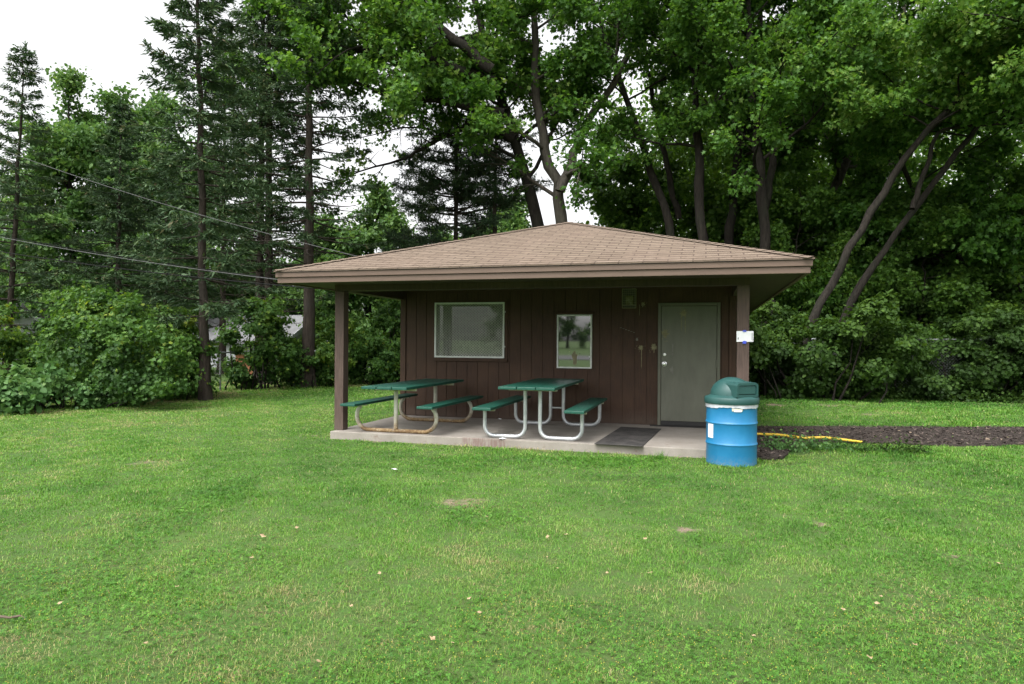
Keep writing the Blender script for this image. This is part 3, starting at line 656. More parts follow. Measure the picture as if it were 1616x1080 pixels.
# wall lamp
LB = (-1.255, WD, 1.99)
lamp = thing('wall_lamp', 'caged square olive wall lamp under the porch ceiling', 'wall lamp', BL(*LB), RZ)
m = MB(LB); m.box(-1.365, -1.145, WD - .03, WD - .002, 2.03, 2.30); m.box(-1.365, -1.145, WD - .10, WD - .002, 1.995, 2.025); m.box(-1.365, -1.145, WD - .10, WD - .002, 2.302, 2.318); m.build('housing', M['lamp_metal'], lamp, bevel=.004)
m = MB(LB); m.box(-1.325, -1.185, WD - .09, WD - .031, 2.05, 2.21); m.build('lens', M['lamp_glass'], lamp, bevel=.02)
m = MB(LB)
for x in (-1.37, -1.14): m.tube([(x, WD - .11, 1.995), (x, WD - .11, 2.322)], .006, 6)
for z in (1.995, 2.045, 2.322): m.tube([(-1.37, WD - .11, z), (-1.14, WD - .11, z)], .007, 6)
for k in range(6): m.tube([(-1.34 + k * .034, WD - .106, 2.0), (-1.34 + k * .034, WD - .106, 2.318)], .0022, 5)
for k in range(6): m.tube([(-1.37, WD - .102, 2.09 + k * .038), (-1.14, WD - .102, 2.09 + k * .038)], .0022, 5)
for x in (-1.37, -1.14): m.tube([(x, WD - .11, 2.31), (x, WD - .004, 2.31)], .005, 6)
m.build('cage', M['lamp_cage'], lamp)

# paper notice on the right post
NBs = (.505, 9.55, 1.42)
pn = thing('paper_notice', 'white paper sheet taped to the porch post beside the door', 'notice', BL(*NBs), RZ)
m = MB(NBs); n = 10
vs = [(.40 + .212 * i / n, 9.551 - .003 - .006 * math.sin(i / n * 7) ** 2 - (.012 * max(0, i / n - .75) * 4), z) for z in (1.425, 1.567) for i in range(n + 1)]
m.add(vs, [(i, i + 1, n + 2 + i, n + 1 + i) for i in range(n)]); sh = m.build('sheet', M['white'], pn)
sh.modifiers.new('thickness', 'SOLIDIFY').thickness = .0008
m = MB(NBs)
m.box(.415, .425, 9.5385, 9.540, 1.455, 1.482); m.build('printed_mark', M['ink'], pn)
m = MB(NBs)
for k in range(7): m.box(.590, .599, 9.525, 9.5262, 1.445 + k * .015, 1.455 + k * .015)
m.build('printed_mark', M['ink'], pn)
for z0, z1 in ((1.398, 1.438), (1.556, 1.580)):
    m = MB(NBs); m.prism_y([(.475, z0 + .004), (.520, z0), (.526, z1 - .006), (.50, z1), (.478, z1 - .004)], 9.534, 9.5355); m.build('tape', M['tape'], pn)

# picnic tables
def planks(m, x0, x1, n, y0, y1, z, th=.038, gap=.010):
    w_ = (x1 - x0 + gap) / n
    for k in range(n): m.box(x0 + k * w_, x0 + (k + 1) * w_ - gap, y0, y1, z - th, z)
def arc(c, r, a0, a1, y, n=7): return [(c[0] + r * math.cos(math.radians(a0 + (a1 - a0) * i / n)), y, c[1] + r * math.sin(math.radians(a0 + (a1 - a0) * i / n))) for i in range(n + 1)]
T1 = (-4.53, 10.32, 0)
t1 = thing('picnic_table', 'green picnic table on rusty curved legs beside the left porch post', 'picnic table', BL(*T1), RZ - math.radians(1.0), 'picnic tables under the porch')
Z = (0, 0, 0)
for k in range(3):
    m = MB(Z); x0 = -.37 + k * .25; m.box(x0, x0 + .24, -1.17, 1.17, .685, .725); m.build('top_plank', M['plank'], t1, bevel=.006)
for s in (-1, 1):
    m = MB(Z); m.box(s * .63 - .125, s * .63 + .125, -1.12, 1.13, .412, .450); m.build('seat', M['plank'], t1, bevel=.006)
for y in (-.76, .76):
    m = MB(Z); r = .030
    left = [(-.60, y, .408), (-.625, y, .36)] + arc((-.46, .24), .21, 152, 270, y, 10) 
    right = [(-x, yy, z) for x, yy, z in reversed(left)]
    m.tube(left + right, r, 12)
    lg = m.build('leg_frame', M['rust'], t1, smooth=True)
    m = MB(Z); m.tube([(0, y, .06), (0, y, .64)], .032, 12); m.build('post', M['rust'], lg, smooth=True)
    m = MB(Z); m.box(-.34, .34, y - .022, y + .022, .645, .683); m.build('top_bracket', M['cream_metal'], lg, bevel=.004)
    for s in (-1, 1):
        m = MB(Z); m.box(s * .60 - .09, s * .60 + .09, y - .02, y + .02, .398, .410); m.build('seat_bracket', M['cream_metal'], lg)
T2 = (-2.39, 10.36, 0)
t2 = thing('picnic_table', 'green picnic table on grey tube legs between the left table and doormat', 'picnic table', BL(*T2), RZ + math.radians(.3), 'picnic tables under the porch')
for k in range(3):
    m = MB(Z); x0 = -.405 + k * .273; m.box(x0, x0 + .264, -1.22, 1.22, .735, .775); m.build('top_plank', M['plank'], t2, bevel=.006)
for s in (-1, 1):
    m = MB(Z); m.box(s * .665 - .14, s * .665 + .14, -1.17, 1.20, .425, .465); m.build('seat', M['plank'], t2, bevel=.006)
for y in (-.82, .90):
    for s in (-1, 1):
        m = MB(Z); r = .029; bx = .14
        pts = [(s * .72, y, .420), (s * .72, y, .03 + bx)] + [(s * (.72 - bx + bx * math.cos(q)), y, .03 + bx - bx * math.sin(q)) for q in (.3, .6, .9, 1.2, 1.57)] \
            + [(s * (.11 + bx - bx * math.sin(q)), y, .03 + bx - bx * math.cos(q)) for q in (0, .37, .67, .97, 1.27, 1.57)] + [(s * .11, y, .70)]
        m.tube(pts, r, 12); lg = m.build('leg', M['galv'], t2, smooth=True)
        m = MB(Z); m.box(s * .665 - .10, s * .665 + .12 * (1 if s > 0 else .83), y - .025, y + .025, .388, .423); m.build('seat_bracket', M['cream_metal'], lg, bevel=.008)
    m = MB(Z); m.box(-.36, .36, y - .022, y + .022, .700, .733); m.build('top_bracket', M['cream_metal'], t2, bevel=.006)
m = MB(Z); m.tube([(-.11, .90, .30), (.11, .90, .30)], .016, 10)
m.build('brace', M['galv'], t2, smooth=True)

# doormat
DM = (-1.05, 10.35, 0)
m = MB(DM); q = [(-1.46, 9.347), (-.804, 9.314), (-.677, 11.316), (-1.333, 11.362)]
m.prism(q, .002, .012)
tag(m.build('doormat', M['doormat'], None, BL(*DM), RZ, bevel=.003), 'worn black rubber doormat lying on the concrete in front of the door', 'doormat')

# blue drum bin
bin_ = thing('trash_bin', 'blue steel drum trash bin with green domed lid at the porch corner', 'trash bin', DRUM, 0)
R = .308; bin_.scale = (1, 1, 1.09)
prof = [(R - .01, .0), (R, .01)]
for zc in (.245, .485):
    prof += [(R, zc - .022), (R + .004, zc - .014), (R + .010, zc), (R + .004, zc + .014), (R, zc + .022)]
prof += [(R, .70), (R + .006, .708), (R + .006, .722), (R - .01, .726)]
m = MB(Z); m.lathe(prof, n=56); drum_o = m.build('drum', M['drum'], bin_, smooth=True)
m = MB(Z); q = random.Random(4); n = 72; vs = []
for r_, z_, j in ((R + .009, .728, 0), (R + .013, .700, .002), (R + .010, .664, .006)):
    for i in range(n):
        a = 2 * math.pi * i / n; vs.append(((r_ + q.uniform(-j, j) * .5) * math.cos(a), (r_ + q.uniform(-j, j) * .5) * math.sin(a), z_ + (q.uniform(-1, 1) * j + .007 * math.sin(3 * a + 1)) * (j > .005)))
m.add(vs, [(k * n + (i + 1) % n, k * n + i, (k + 1) * n + i, (k + 1) * n + (i + 1) % n) for k in range(2) for i in range(n)]); m.build('bag_liner', M['bag'], bin_, smooth=True)
m = MB(Z); pr = [(R + .022, .702), (R + .026, .708), (R + .026, .765), (R + .018, .776), (.285, .790), (.262, .800)]
pr += [(.262 * math.cos(math.radians(a)), .80 + .205 * math.sin(math.radians(a))) for a in range(8, 90, 9)] + [(.006, 1.006)]
m.lathe(pr, n=56); lid = m.build('lid', M['lid'], bin_, smooth=True)
def bin_rot(ph, m):
    c, s = math.cos(ph), math.sin(ph); m.v = [(x * c - y * s, x * s + y * c, z) for x, y, z in m.v]; return m
PH = math.radians(24)
m = MB(Z); hw = .170
def hood(y0, y1, w0, w1, zt0, zt1):
    # rounded-shoulder hood from inside the dome (y1) to its open face (y0)
    def sec(w_, zt): return [(-w_, .785), (-w_, zt - .03), (-w_ + .012, zt - .01), (-w_ + .035, zt), (w_ - .035, zt), (w_ - .012, zt - .01), (w_, zt - .03), (w_, .785)]
    a, b = sec(w0, zt0), sec(w1, zt1); n = len(a)
    m.add([(x, y0, z) for x, z in a] + [(x, y1, z) for x, z in b], [(i, (i + 1) % n, n + (i + 1) % n, n + i) for i in range(n)])
    i0 = [(x * (w0 - .026) / w0, z if z < .8 else z - .026) for x, z in a]; i0 = [(x, max(z, .812)) for x, z in i0]
    m.add([(x, y0, z) for x, z in a] + [(x, y0, z) for x, z in i0], [(i, n + i, n + (i + 1) % n, (i + 1) % n) for i in range(n)])
    m.add([(x, y0, z) for x, z in i0] + [(x, y0 + .022, z) for x, z in i0], [(i, n + i, n + (i + 1) % n, (i + 1) % n) for i in range(n)] + [tuple(range(n, 2 * n))])
hood(-.285, -.02, hw, hw + .012, .948, .965); bin_rot(PH, m); m.build('hood', M['lid'], lid, bevel=.006)
m = MB(Z); m.box(-hw + .032, hw - .032, -.277, -.268, .822, .912); bin_rot(PH, m); m.build('flap', M['lid'], lid, bevel=.006)
n = 8; m = MB(Z)
a0 = math.radians(262); vs = []
for z_ in (.632, .664):
    for i in range(n + 1): a = a0 + math.radians(-9 + 24 * i / n); vs.append(((R + .006) * math.cos(a), (R + .006) * math.sin(a), z_))
m.add(vs, [(i, i + 1, n + 2 + i, n + 1 + i) for i in range(n)]); m.build('metal_tag', M['cream_metal'], drum_o)
m = MB(Z); vs = []
for z_ in (.626, .650):
    for i in range(n + 1): a = a0 + math.radians(-4 + 16 * i / n); vs.append(((R + .008) * math.cos(a), (R + .008) * math.sin(a), z_ ))
m.add(vs, [(i, i + 1, n + 2 + i, n + 1 + i) for i in range(n)]); m.build('sticker', M['white'], drum_o)
m = MB(Z); vs = []
for z_ in (.31, .475):
    for i in range(n + 1): a = math.radians(192 + 20 * i / n - 4); vs.append(((R + .003) * math.cos(a), (R + .003) * math.sin(a), z_))
m.add(vs, [(i, i + 1, n + 2 + i, n + 1 + i) for i in range(n)]); m.build('sticker', M['white'], drum_o)

# yellow strip beside the path
def strip(name, pts, r):
    m = MB(); m.tube(pts, r, 8); return m.build(name, M['yellow'], smooth=True)
a, b, c = G(1190, 692), G(1268, 698.5), G(1362, 702.5)
zz = GZ + .072
q = [Vector((p.x, p.y, 0)) for p in (a, a.lerp(b, .5), b, b.lerp(c, .35), b.lerp(c, .7), c)]
o = strip('yellow_hose', [v + Vector((0, dy, zz + dz)) for v, dy, dz in zip(q, (0, .05, -.03, .04, -.02, .03), (0, .012, 0, .014, -.004, -.03))], [.019, .020, .019, .020, .019, .015])
tag(o, 'faded yellow hose lying along the wood chips behind the blue bin', 'hose')

# ------------------------------------------------------------------ plants: leaf templates and builders
def leaf_template(kind):
    if kind == 'maple':
        h = [(0, 0), (.42, .10), (.24, .34), (.52, .62), (.17, .66), (0, 1.0)]
        pts = [(x, y, .22 * abs(x) - .12 * y * y) for x, y in h] + [(-x, y, .22 * abs(x) - .12 * y * y) for x, y in h[1:-1]]
        return np.array(pts), [[0, 1, 2, 3, 4, 5], [0, 5, 9, 8, 7, 6]]
    if kind == 'oval':
        pts = [(0, 0, 0), (.34, .32, .08), (.27, .70, .05), (0, 1, -.10), (-.27, .70, .05), (-.34, .32, .08)]
        return np.array(pts), [[0, 1, 2, 3], [0, 3, 4, 5]]
    if kind == 'needle':
        pts = [(0, 0, 0), (.5, .35, 0), (0, 1, 0), (-.5, .35, 0)]
        return np.array(pts), [[0, 1, 2, 3]]
def leaves(name, P, T, N, S, Wr, tint, kind):
    """P positions, T tip directions, N normals, S lengths, Wr width ratio"""
    tp, fs = leaf_template(kind); n = len(P)
    T = T / np.linalg.norm(T, axis=1, keepdims=True); Xv = np.cross(T, N); Xv /= np.linalg.norm(Xv, axis=1, keepdims=True) + 1e-9; Nn = np.cross(Xv, T)
    v = P[:, None] + S[:, None, None] * (tp[None, :, 0:1] * Wr * Xv[:, None] + tp[None, :, 1:2] * T[:, None] + tp[None, :, 2:3] * Nn[:, None])
    k = len(tp); base = (np.arange(n) * k)[:, None]
    lp = np.concatenate([base + np.array(f)[None] for f in fs], 1).ravel(); tot = np.tile([len(f) for f in fs], n)
    return np_mesh(name, v.reshape(-1, 3), lp, tot, np.repeat(np.clip(tint, 0, 1), len(fs)))

def tubes_mesh(name, tubes):
    vs, fs, off = [], [], 0
    for pts, rad in tubes:
        pts = np.asarray(pts, float); rad = np.asarray(rad, float); m = len(pts)
        n = 10 if rad[0] > .12 else 6 if rad[0] > .04 else 4 if rad[0] > .012 else 3
        t = np.gradient(pts, axis=0); t /= np.linalg.norm(t, axis=1, keepdims=True) + 1e-9
        ref = np.array([0, 0, 1.0]) if abs(t[0, 2]) < .9 else np.array([1.0, 0, 0])
        x = np.cross(t, ref); x /= np.linalg.norm(x, axis=1, keepdims=True) + 1e-9; y = np.cross(t, x)
        a = np.arange(n) * 2 * np.pi / n; rg = rad[:, None] * (1 + (.10 * np.random.RandomState(m + int(rad[0] * 1e4)).normal(size=(m, n)).clip(-1.5, 1.5) if n == 10 else np.zeros((m, n))))
        v = pts[:, None] + rg[:, :, None] * (np.cos(a)[None, :, None] * x[:, None] + np.sin(a)[None, :, None] * y[:, None])
        vs.append(v.reshape(-1, 3)); i = np.arange(m - 1)[:, None] * n; k = np.arange(n)[None]
        f = np.stack([i + k, i + (k + 1) % n, i + n + (k + 1) % n, i + n + k], -1).reshape(-1, 4) + off; fs.append(f); off += m * n
    V_ = np.concatenate(vs); F_ = np.concatenate(fs)
    me = np_mesh(name, V_, F_.ravel(), np.full(len(F_), 4)); me.shade_smooth(); return me

def unit(v): return v / (np.linalg.norm(v) + 1e-9)
def perp_rand(r, d):
    a = r.normal(size=3); a -= d * a.dot(d); return unit(a)
class Grow:
    def __init__(s, seed): s.r = np.random.RandomState(seed); s.tubes = []; s.twigs = []
    def limb(s, p, d, L, rad, lvl, last, nk=(6, 6), droop=.10, up=.06, wob=.16):
        r = s.r; n = max(3, int(L / (.55 if lvl == 1 else .35))); pts = [np.array(p, float)]; d = unit(np.array(d, float)); step = L / n
        for i in range(n):
            f = i / n; d = unit(d + r.normal(size=3) * wob + np.array([0, 0, up * (1 - f) - droop * f])); pts.append(pts[-1] + d * step)
        pts = np.array(pts); rr = np.linspace(rad, max(rad * .25, .004), n + 1)
        if rad > .006: s.tubes.append((pts, rr))
        if lvl >= last: s.twigs.append(pts); return
        k = nk[min(lvl - 1, len(nk) - 1)]
        for j in range(k):
            f = .22 + .78 * (j + r.rand() * .8) / k; f = min(f, .99); i = min(int(f * n), n - 1); q = pts[i] + (pts[i + 1] - pts[i]) * (f * n - i)
            dd = unit(pts[i + 1] - pts[i]); side = perp_rand(r, dd); side[2] *= .55; side = unit(side); an = r.uniform(.55, 1.1)
            s.limb(q, dd * math.cos(an) + side * math.sin(an), L * r.uniform(.36, .52) * (1.15 - .55 * f), rr[i] * .6, lvl + 1, last, nk, droop * 1.25, up * .6, wob)
        s.twigs.append(pts[-3:])
    def leaf_cloud(s, per, size, spread, kind, name, bias=0.0, wr=1.0, flat=.8):
        r = s.r; P, T, N, S, C = [], [], [], [], []
        for tw in s.twigs:
            k = max(2, int(per * r.uniform(.6, 1.4))); f = r.rand(k) ** .8 * (len(tw) - 1); i = np.minimum(f.astype(int), len(tw) - 2)
            p = tw[i] + (tw[i + 1] - tw[i]) * (f - i)[:, None] + r.normal(size=(k, 3)) * spread * [1, 1, .7]
            d = unit(tw[-1] - tw[0]); t = d[None] * .6 + r.normal(size=(k, 3)) * .75 + np.array([0, 0, -.45]); nn = r.normal(size=(k, 3)) * .55 + np.array([0, 0, flat])
            P.append(p); T.append(t); N.append(nn); S.append(size * r.uniform(.6, 1.25, k)); C.append(np.clip(r.normal(.42 + bias, .13) + r.normal(0, .12, k), 0, 1))
        return leaves(name, np.concatenate(P), np.concatenate(T), np.concatenate(N), np.concatenate(S), wr, np.concatenate(C), kind)

def smooth_path(pts, n=24):
    pts = np.array([tuple(p) for p in pts], float); t = np.r_[0, np.cumsum(np.linalg.norm(np.diff(pts, axis=0), axis=1))]; t /= t[-1]; s = np.linspace(0, 1, n)
    q = np.stack([np.interp(s, t, pts[:, k]) for k in range(3)], 1)
    for _ in range(2): q[1:-1] = .25 * q[:-2] + .5 * q[1:-1] + .25 * q[2:]
    return q

def broadleaf_mesh(seed, stems, r0, n_limb, f0, limb_len, per=24, size=.15, spread=.16, kind='maple', nk=(6, 6), bias=0.0, reach=None, profile=None, elev=(.15, .75), hollow=None, base=None):
    """stems: list of stem paths (first is the trunk from the ground up); returns trunk mesh, crown mesh relative to base"""
    g = Grow(seed); r = g.r; base = np.array(stems[0][0] if base is None else base, float)
    for si, st in enumerate(stems):
        q = smooth_path(st, 26) - base; q[1:-1] += r.normal(size=(24, 3)) * .035 * [1, 1, .3]
        ra = r0 * (1.0 if si == 0 else .62); f = np.linspace(0, 1, 26); rad = ra * (1 - .72 * f)
        if si == 0: rad = rad * (1 + .7 * np.exp(-f * 26))
        g.tubes.append((q, rad))
        nl = n_limb if si == 0 else max(4, n_limb // 2); az = r.uniform(0, 6.28)
        for k in range(nl):
            ff = f0 + (1 - f0) * (k + r.rand() * .7) / nl; ff = min(ff, .98); i = int(ff * 25); p = q[i]
            az += 2.4 + r.normal(0, .3); el = r.uniform(*elev) + .5 * max(0, ff - .6)
            dv = np.array([math.cos(az) * math.cos(el), math.sin(az) * math.cos(el), math.sin(el)])
            if reach is not None: dv = unit(dv + np.array(reach) * r.uniform(.2, 1))
            L = limb_len * r.uniform(.7, 1.15) * (profile(ff) if profile else (1.15 - .55 * ff))
            g.limb(p, dv, L, max(rad[i] * .42, .02), 1, 3, nk)
        g.limb(q[-1], unit(q[-1] - q[-3]), limb_len * .6, rad[-1], 1, 3, nk)
    if hollow is not None: g.twigs = [t for t in g.twigs if not hollow(t[-1] + base)]
    return tubes_mesh('trunk', g.tubes), g.leaf_cloud(per, size, spread, kind, 'crown', bias), base

def tree_thing(name, label, loc, tm, cm, bark, leaf, group=None, rz=0.0, cat='tree'):
    o = thing(name, label, cat, loc, rz, group); link('trunk', tm, bark, o); link('crown', cm, leaf, o); return o

# spruce: whorls of drooping boughs hung with needle sprays
def spruce_mesh(seed, H, r0, spread, clear=.12, dead=.30, lean=(0, 0), dens=1.0, whorl=.50, top_pow=.85, ragged=.35):
    r = np.random.RandomState(seed); tubes = []; P, T, N, S, C = [], [], [], [], []
    f = np.linspace(0, 1, 22); tr = np.stack([lean[0] * f + r.normal(0, .02, 22), lean[1] * f + r.normal(0, .02, 22), H * f], 1); tr[0, :2] = 0
    tubes.append((tr, r0 * (1 - .93 * f) * (1 + .5 * np.exp(-f * 30))))
    z = H * clear
    while z < H - .1:
        ff = z / H; prof = min(1, ((1 - ff) * 1.12) ** top_pow) * (.55 + .45 * min(1, (ff - clear + .04) / .16)); nb = r.randint(4, 7); a0 = r.uniform(0, 6.28)
        c = np.array([np.interp(ff, f, tr[:, 0]), np.interp(ff, f, tr[:, 1]), z])
        for b in range(nb):
            az = a0 + 6.283 * b / nb + r.normal(0, .22); L = spread * prof * r.uniform(1 - ragged, 1 + ragged * .6) + .15
            is_dead = ff < dead and r.rand() < (.75 if ff < dead * .7 else .4)
            n = 9; s = np.linspace(0, 1, n); hdir = np.array([math.cos(az), math.sin(az), 0]); e0 = r.uniform(-.05, .25) + .55 * max(0, ff - .6); dr = r.uniform(.18, .42) * (1 - .5 * ff)
            zz = L * (e0 * s - dr * s ** 1.4 + .22 * s ** 3); bend = r.normal(0, .10) * s ** 2 * L
            pts = c + hdir * (L * s)[:, None] + np.array([-hdir[1], hdir[0], 0]) * bend[:, None] + np.array([0, 0, 1]) * zz[:, None]
            tubes.append((pts, np.linspace(max(.010, .016 * L), .004, n)))
            side = np.array([-hdir[1], hdir[0], 0.0])
            m = int((6 if is_dead else 39) * L * dens) + (0 if is_dead else 8)
            for k in range(m):
                q = (.12 if ff > .5 else .25) + .88 * r.rand() ** .75
                q = min(q, 1.0); i = min(int(q * (n - 1)), n - 2); p = pts[i] + (pts[i + 1] - pts[i]) * (q * (n - 1) - i)
                sg = r.choice([-1, 1]); l = (.16 + .46 * (1 - q) * min(1, L / 1.4)) * r.uniform(.6, 1.3); d = unit(hdir * r.uniform(.4, 1.0) + side * sg * r.uniform(.4, 1.1) + np.array([0, 0, r.uniform(-.42, .08)]))
                if is_dead:
                    if r.rand() < .5: tubes.append((np.array([p, p + d * l * .6, p + d * l + [0, 0, -.05]]), np.array([.005, .004, .003])))
                    continue
                cc = np.clip(r.normal(.42 + .18 * q, .16), 0, 1)
                ns = 5
                for j in range(ns):
                    t0 = j / ns; pp = p + d * l * t0 + r.normal(size=3) * .02; dd = d + r.normal(size=3) * .38 + np.array([0, 0, -.22 * t0])
                    P.append(pp); T.append(dd); N.append(np.array([0, 0, 1.0]) + r.normal(size=3) * .5); S.append(.145 * r.uniform(.7, 1.4)); C.append(cc + r.normal(0, .06) + (.35 if r.rand() < .03 else 0))
        z += whorl * r.uniform(.75, 1.25) * (1 - .35 * ff)
    for k in range(40):
        P.append(np.array([tr[-1, 0], tr[-1, 1], H - .6 * r.rand()])); T.append(np.array([r.normal(0, .5), r.normal(0, .5), 1.0])); N.append(r.normal(size=3)); S.append(.16); C.append(.5)
    return tubes_mesh('trunk', tubes), leaves('crown', np.array(P), np.array(T), np.array(N), np.array(S), .28, np.array(C), 'needle')

# pine: bare lower trunk, long level limbs that carry clumps of needles
def pine_mesh(seed, H, r0, spread, levels):
    r = np.random.RandomState(seed); tubes = []; P, T, N, S, C = [], [], [], [], []
    f = np.linspace(0, 1, 20); tr = np.stack([r.normal(0, .04, 20).cumsum() * .3, r.normal(0, .04, 20).cumsum() * .3, H * f], 1); tr[0, :2] = 0
    tubes.append((tr, r0 * (1 - .8 * f)))
    for z, L0, nb in levels:
        a0 = r.uniform(0, 6.28)
        for b in range(nb):
            az = a0 + 6.283 * b / nb + r.normal(0, .3); L = L0 * r.uniform(.6, 1.15); n = 8; s = np.linspace(0, 1, n); hd = np.array([math.cos(az), math.sin(az), 0])
            c = np.array([np.interp(z, tr[:, 2], tr[:, 0]), np.interp(z, tr[:, 2], tr[:, 1]), z + r.normal(0, .1)])
            pts = c + hd * (L * s)[:, None] + np.array([0, 0, 1]) * (L * (r.uniform(-.12, .15) * s + .16 * s ** 2))[:, None] + r.normal(size=(n, 3)) * .05 * s[:, None]
            tubes.append((pts, np.linspace(.018 * L + .008, .006, n)))
            for k in range(int(12 * L)):
                q = .30 + .65 * r.rand() ** .7; q = min(q, 1); i = min(int(q * (n - 1)), n - 2); p = pts[i] + (pts[i + 1] - pts[i]) * (q * (n - 1) - i)
                d = unit(hd * .5 + r.normal(size=3) * [.8, .8, .35]); l = r.uniform(.3, .8); e = p + d * l; tubes.append((np.array([p, (p + e) / 2 + [0, 0, -.03], e]), np.array([.009, .007, .004]))); cc = r.normal(.45, .15)
                m = 34
                tt = r.rand(m) ** .6
                P.append(p + (e - p) * tt[:, None] + r.normal(size=(m, 3)) * .03); T.append(d * .5 + r.normal(size=(m, 3)) * .7 + [0, 0, .15]); N.append(r.normal(size=(m, 3)) + [0, 0, .5]); S.append(.17 * r.uniform(.7, 1.3, m)); C.append(cc + r.normal(0, .1, m))
    return tubes_mesh('trunk', tubes), leaves('crown', np.concatenate(P), np.concatenate(T), np.concatenate(N), np.concatenate(S), .17, np.concatenate(C), 'needle')

# shrub: stems and leaf masses on several lobes
def shrub_mesh(seed, lobes, n, size, kind='oval', thick=.42, stems=14, H=None, wr=1.15, bias=0.0, hang=.35):
    r = np.random.RandomState(seed); L = np.array(lobes, float)     # x, y, z, rx, ry, rz
    sub = []
    for c in L:                               # each lobe is broken up into sprays
        m = max(10, int(26 * c[3] * c[5]))
        for k in range(m):
            d = unit(r.normal(size=3)); q = c[:3] + d * c[3:] * r.uniform(.62, 1.08)
            if q[2] > .06: sub.append((q, r.uniform(.14, .38), r.normal(0, .14), d))
    k = r.randint(0, len(sub), n); ctr = np.array([s[0] for s in sub])[k]; rad = np.array([s[1] for s in sub])[k]; tb = np.array([s[2] for s in sub])[k]; od = np.array([s[3] for s in sub])[k]
    dirs = r.normal(size=(n, 3)); dirs /= np.linalg.norm(dirs, axis=1, keepdims=True)
    P = ctr + dirs * (rad * r.uniform(.2, 1.05, n))[:, None] * [1.2, 1.2, .8]; P[:, 2] = np.maximum(P[:, 2], .03)
    nrm = od * .7 + dirs * .6 + r.normal(size=(n, 3)) * .35 + [0, 0, .45]; t = od * .35 + r.normal(size=(n, 3)) * .6 + [0, 0, -hang]
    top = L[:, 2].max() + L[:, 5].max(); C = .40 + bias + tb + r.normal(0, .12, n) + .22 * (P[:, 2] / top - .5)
    C = np.where(r.rand(n) < .02, r.uniform(.85, 1, n), C)
    cm = leaves('leaves', P, t, nrm, size * r.uniform(.55, 1.25, n), wr, C, kind)
    tubes = []
    for i in range(stems):
        s = sub[r.randint(len(sub))][0]; b = np.array([s[0] * .55 + r.normal(0, .2), s[1] * .55 + r.normal(0, .15), 0]); mid = (b + s) / 2 + r.normal(size=3) * .12
        tubes.append((np.array([b, (b + mid) / 2 + r.normal(size=3) * .04, mid, s]), np.array([.024, .019, .013, .005]) * r.uniform(.7, 1.5)))
    return tubes_mesh('stems', tubes), cm
def shrub_thing(name, label, loc, sm, cm, leaf, group=None, rz=0.0, cat='shrub', scale=1.0):
    o = thing(name, label, cat, loc, rz, group); o.scale = (scale,) * 3; link('stems', sm, M['bark_grey'], o); link('leaves', cm, leaf, o); return o


def trunk_path(px, Y, base_px=None):          # photograph pixels at distance Y; the first point is set on the ground
    p = [W(a, b, Y) for a, b in px]; p[0].z = float(gh(p[0].x, p[0].y)) - .1; return p
def at_px(px, Y): 
    x = ray(px, 540)[0] * Y; return Vector((x, Y, float(gh(x, Y)) - .05))

# ---- tall maples behind and right of the hut
def maple(label, stems, Y, r0, n_limb, f0, limb, seed, per=24, size=.16, bias=0.0, reach=None, bark='bark_grey', elev=(.1, .7), hollow=None, nk=(6, 6)):
    st = [trunk_path(stems[0], Y)] + [[W(a, b, Y + dy) for a, b in s] for s, dy in stems[1:]]
    tm, cm, b = broadleaf_mesh(seed, st, r0, n_limb, f0, limb, per, size, .17, 'maple', nk, bias, reach, None, elev, hollow)
    return tree_thing('maple_tree', label, tuple(b), tm, cm, M[bark], M['maple'], 'tall maples behind the hut')
sky_gap = lambda p: False
def keep_gap(p):                              # the open sky between the spruces and the maples
    q = (p[0] / p[1] * F_PX + CX, CY - (p[2] - EYE) / p[1] * F_PX)
    return q[0] < 870 and q[1] > 205 and random.Random(int(p[0] * 1000)).random() < .78
A = maple('tall maple whose trunk leans left above the roof peak with wide overhanging limbs', [[(864, 610), (850, 350), (822, 250), (798, 175), (772, 105), (748, 0), (725, -120)], ([(800, 180), (740, 170), (690, 158), (640, 158), (600, 148)], -2), ([(775, 110), (690, 40), (600, -10), (510, -30)], -3), ([(782, 130), (680, 95), (580, 75), (480, 110)], -2.5), ([(760, 60), (690, 70), (640, 110), (590, 80)], -1), ([(812, 220), (760, 190), (700, 215), (640, 250)], -.5)], 26, .30, 15, .45, 5.2, 101, 27, .155, .12, None, 'bark_grey', (.0, .6), keep_gap)
maple('maple forking into two limbs right above the roof peak', [[(890, 610), (886, 345), (884, 300), (866, 262), (850, 190), (842, 90), (850, -60)], ([(884, 302), (905, 250), (925, 190), (968, 135), (1010, 50), (1040, -60)], -.5)], 25, .30, 12, .45, 4.2, 102, 30, .15, .06, None, 'bark_pale', (.1, .8), keep_gap)
maple('slender maple leaning left behind the right roof slope', [[(1090, 600), (1062, 368), (1030, 270), (1000, 190), (965, 90), (935, 0), (910, -90)], ([(1072, 345), (1050, 250), (1026, 130), (1010, 20), (1005, -80)], 1.5)], 25.5, .20, 11, .62, 4.0, 103, 30, .15, -.01)
maple('straight dark maple trunk behind the middle of the right roof slope', [[(1112, 600), (1107, 380), (1102, 250), (1098, 120), (1094, 0), (1092, -120)]], 24.5, .23, 14, .54, 4.4, 104, 34, .145, 0.08, (0, -.3, .1))
maple('dark maple behind the lower right roof slope with trunk leaning slightly right', [[(1138, 600), (1150, 385), (1160, 280), (1178, 180), (1196, 60), (1210, -80)]], 26, .24, 14, .52, 4.8, 105, 32, .155, -.02)
maple('maple right of the roof corner with two thick upright stems', [[(1212, 600), (1208, 390), (1202, 290), (1190, 190), (1182, 80), (1180, -80)], ([(1207, 330), (1225, 220), (1262, 100), (1290, -20)], .5)], 23, .23, 15, .50, 4.6, 106, 40, .14, .15, (-.1, -.5, .1))
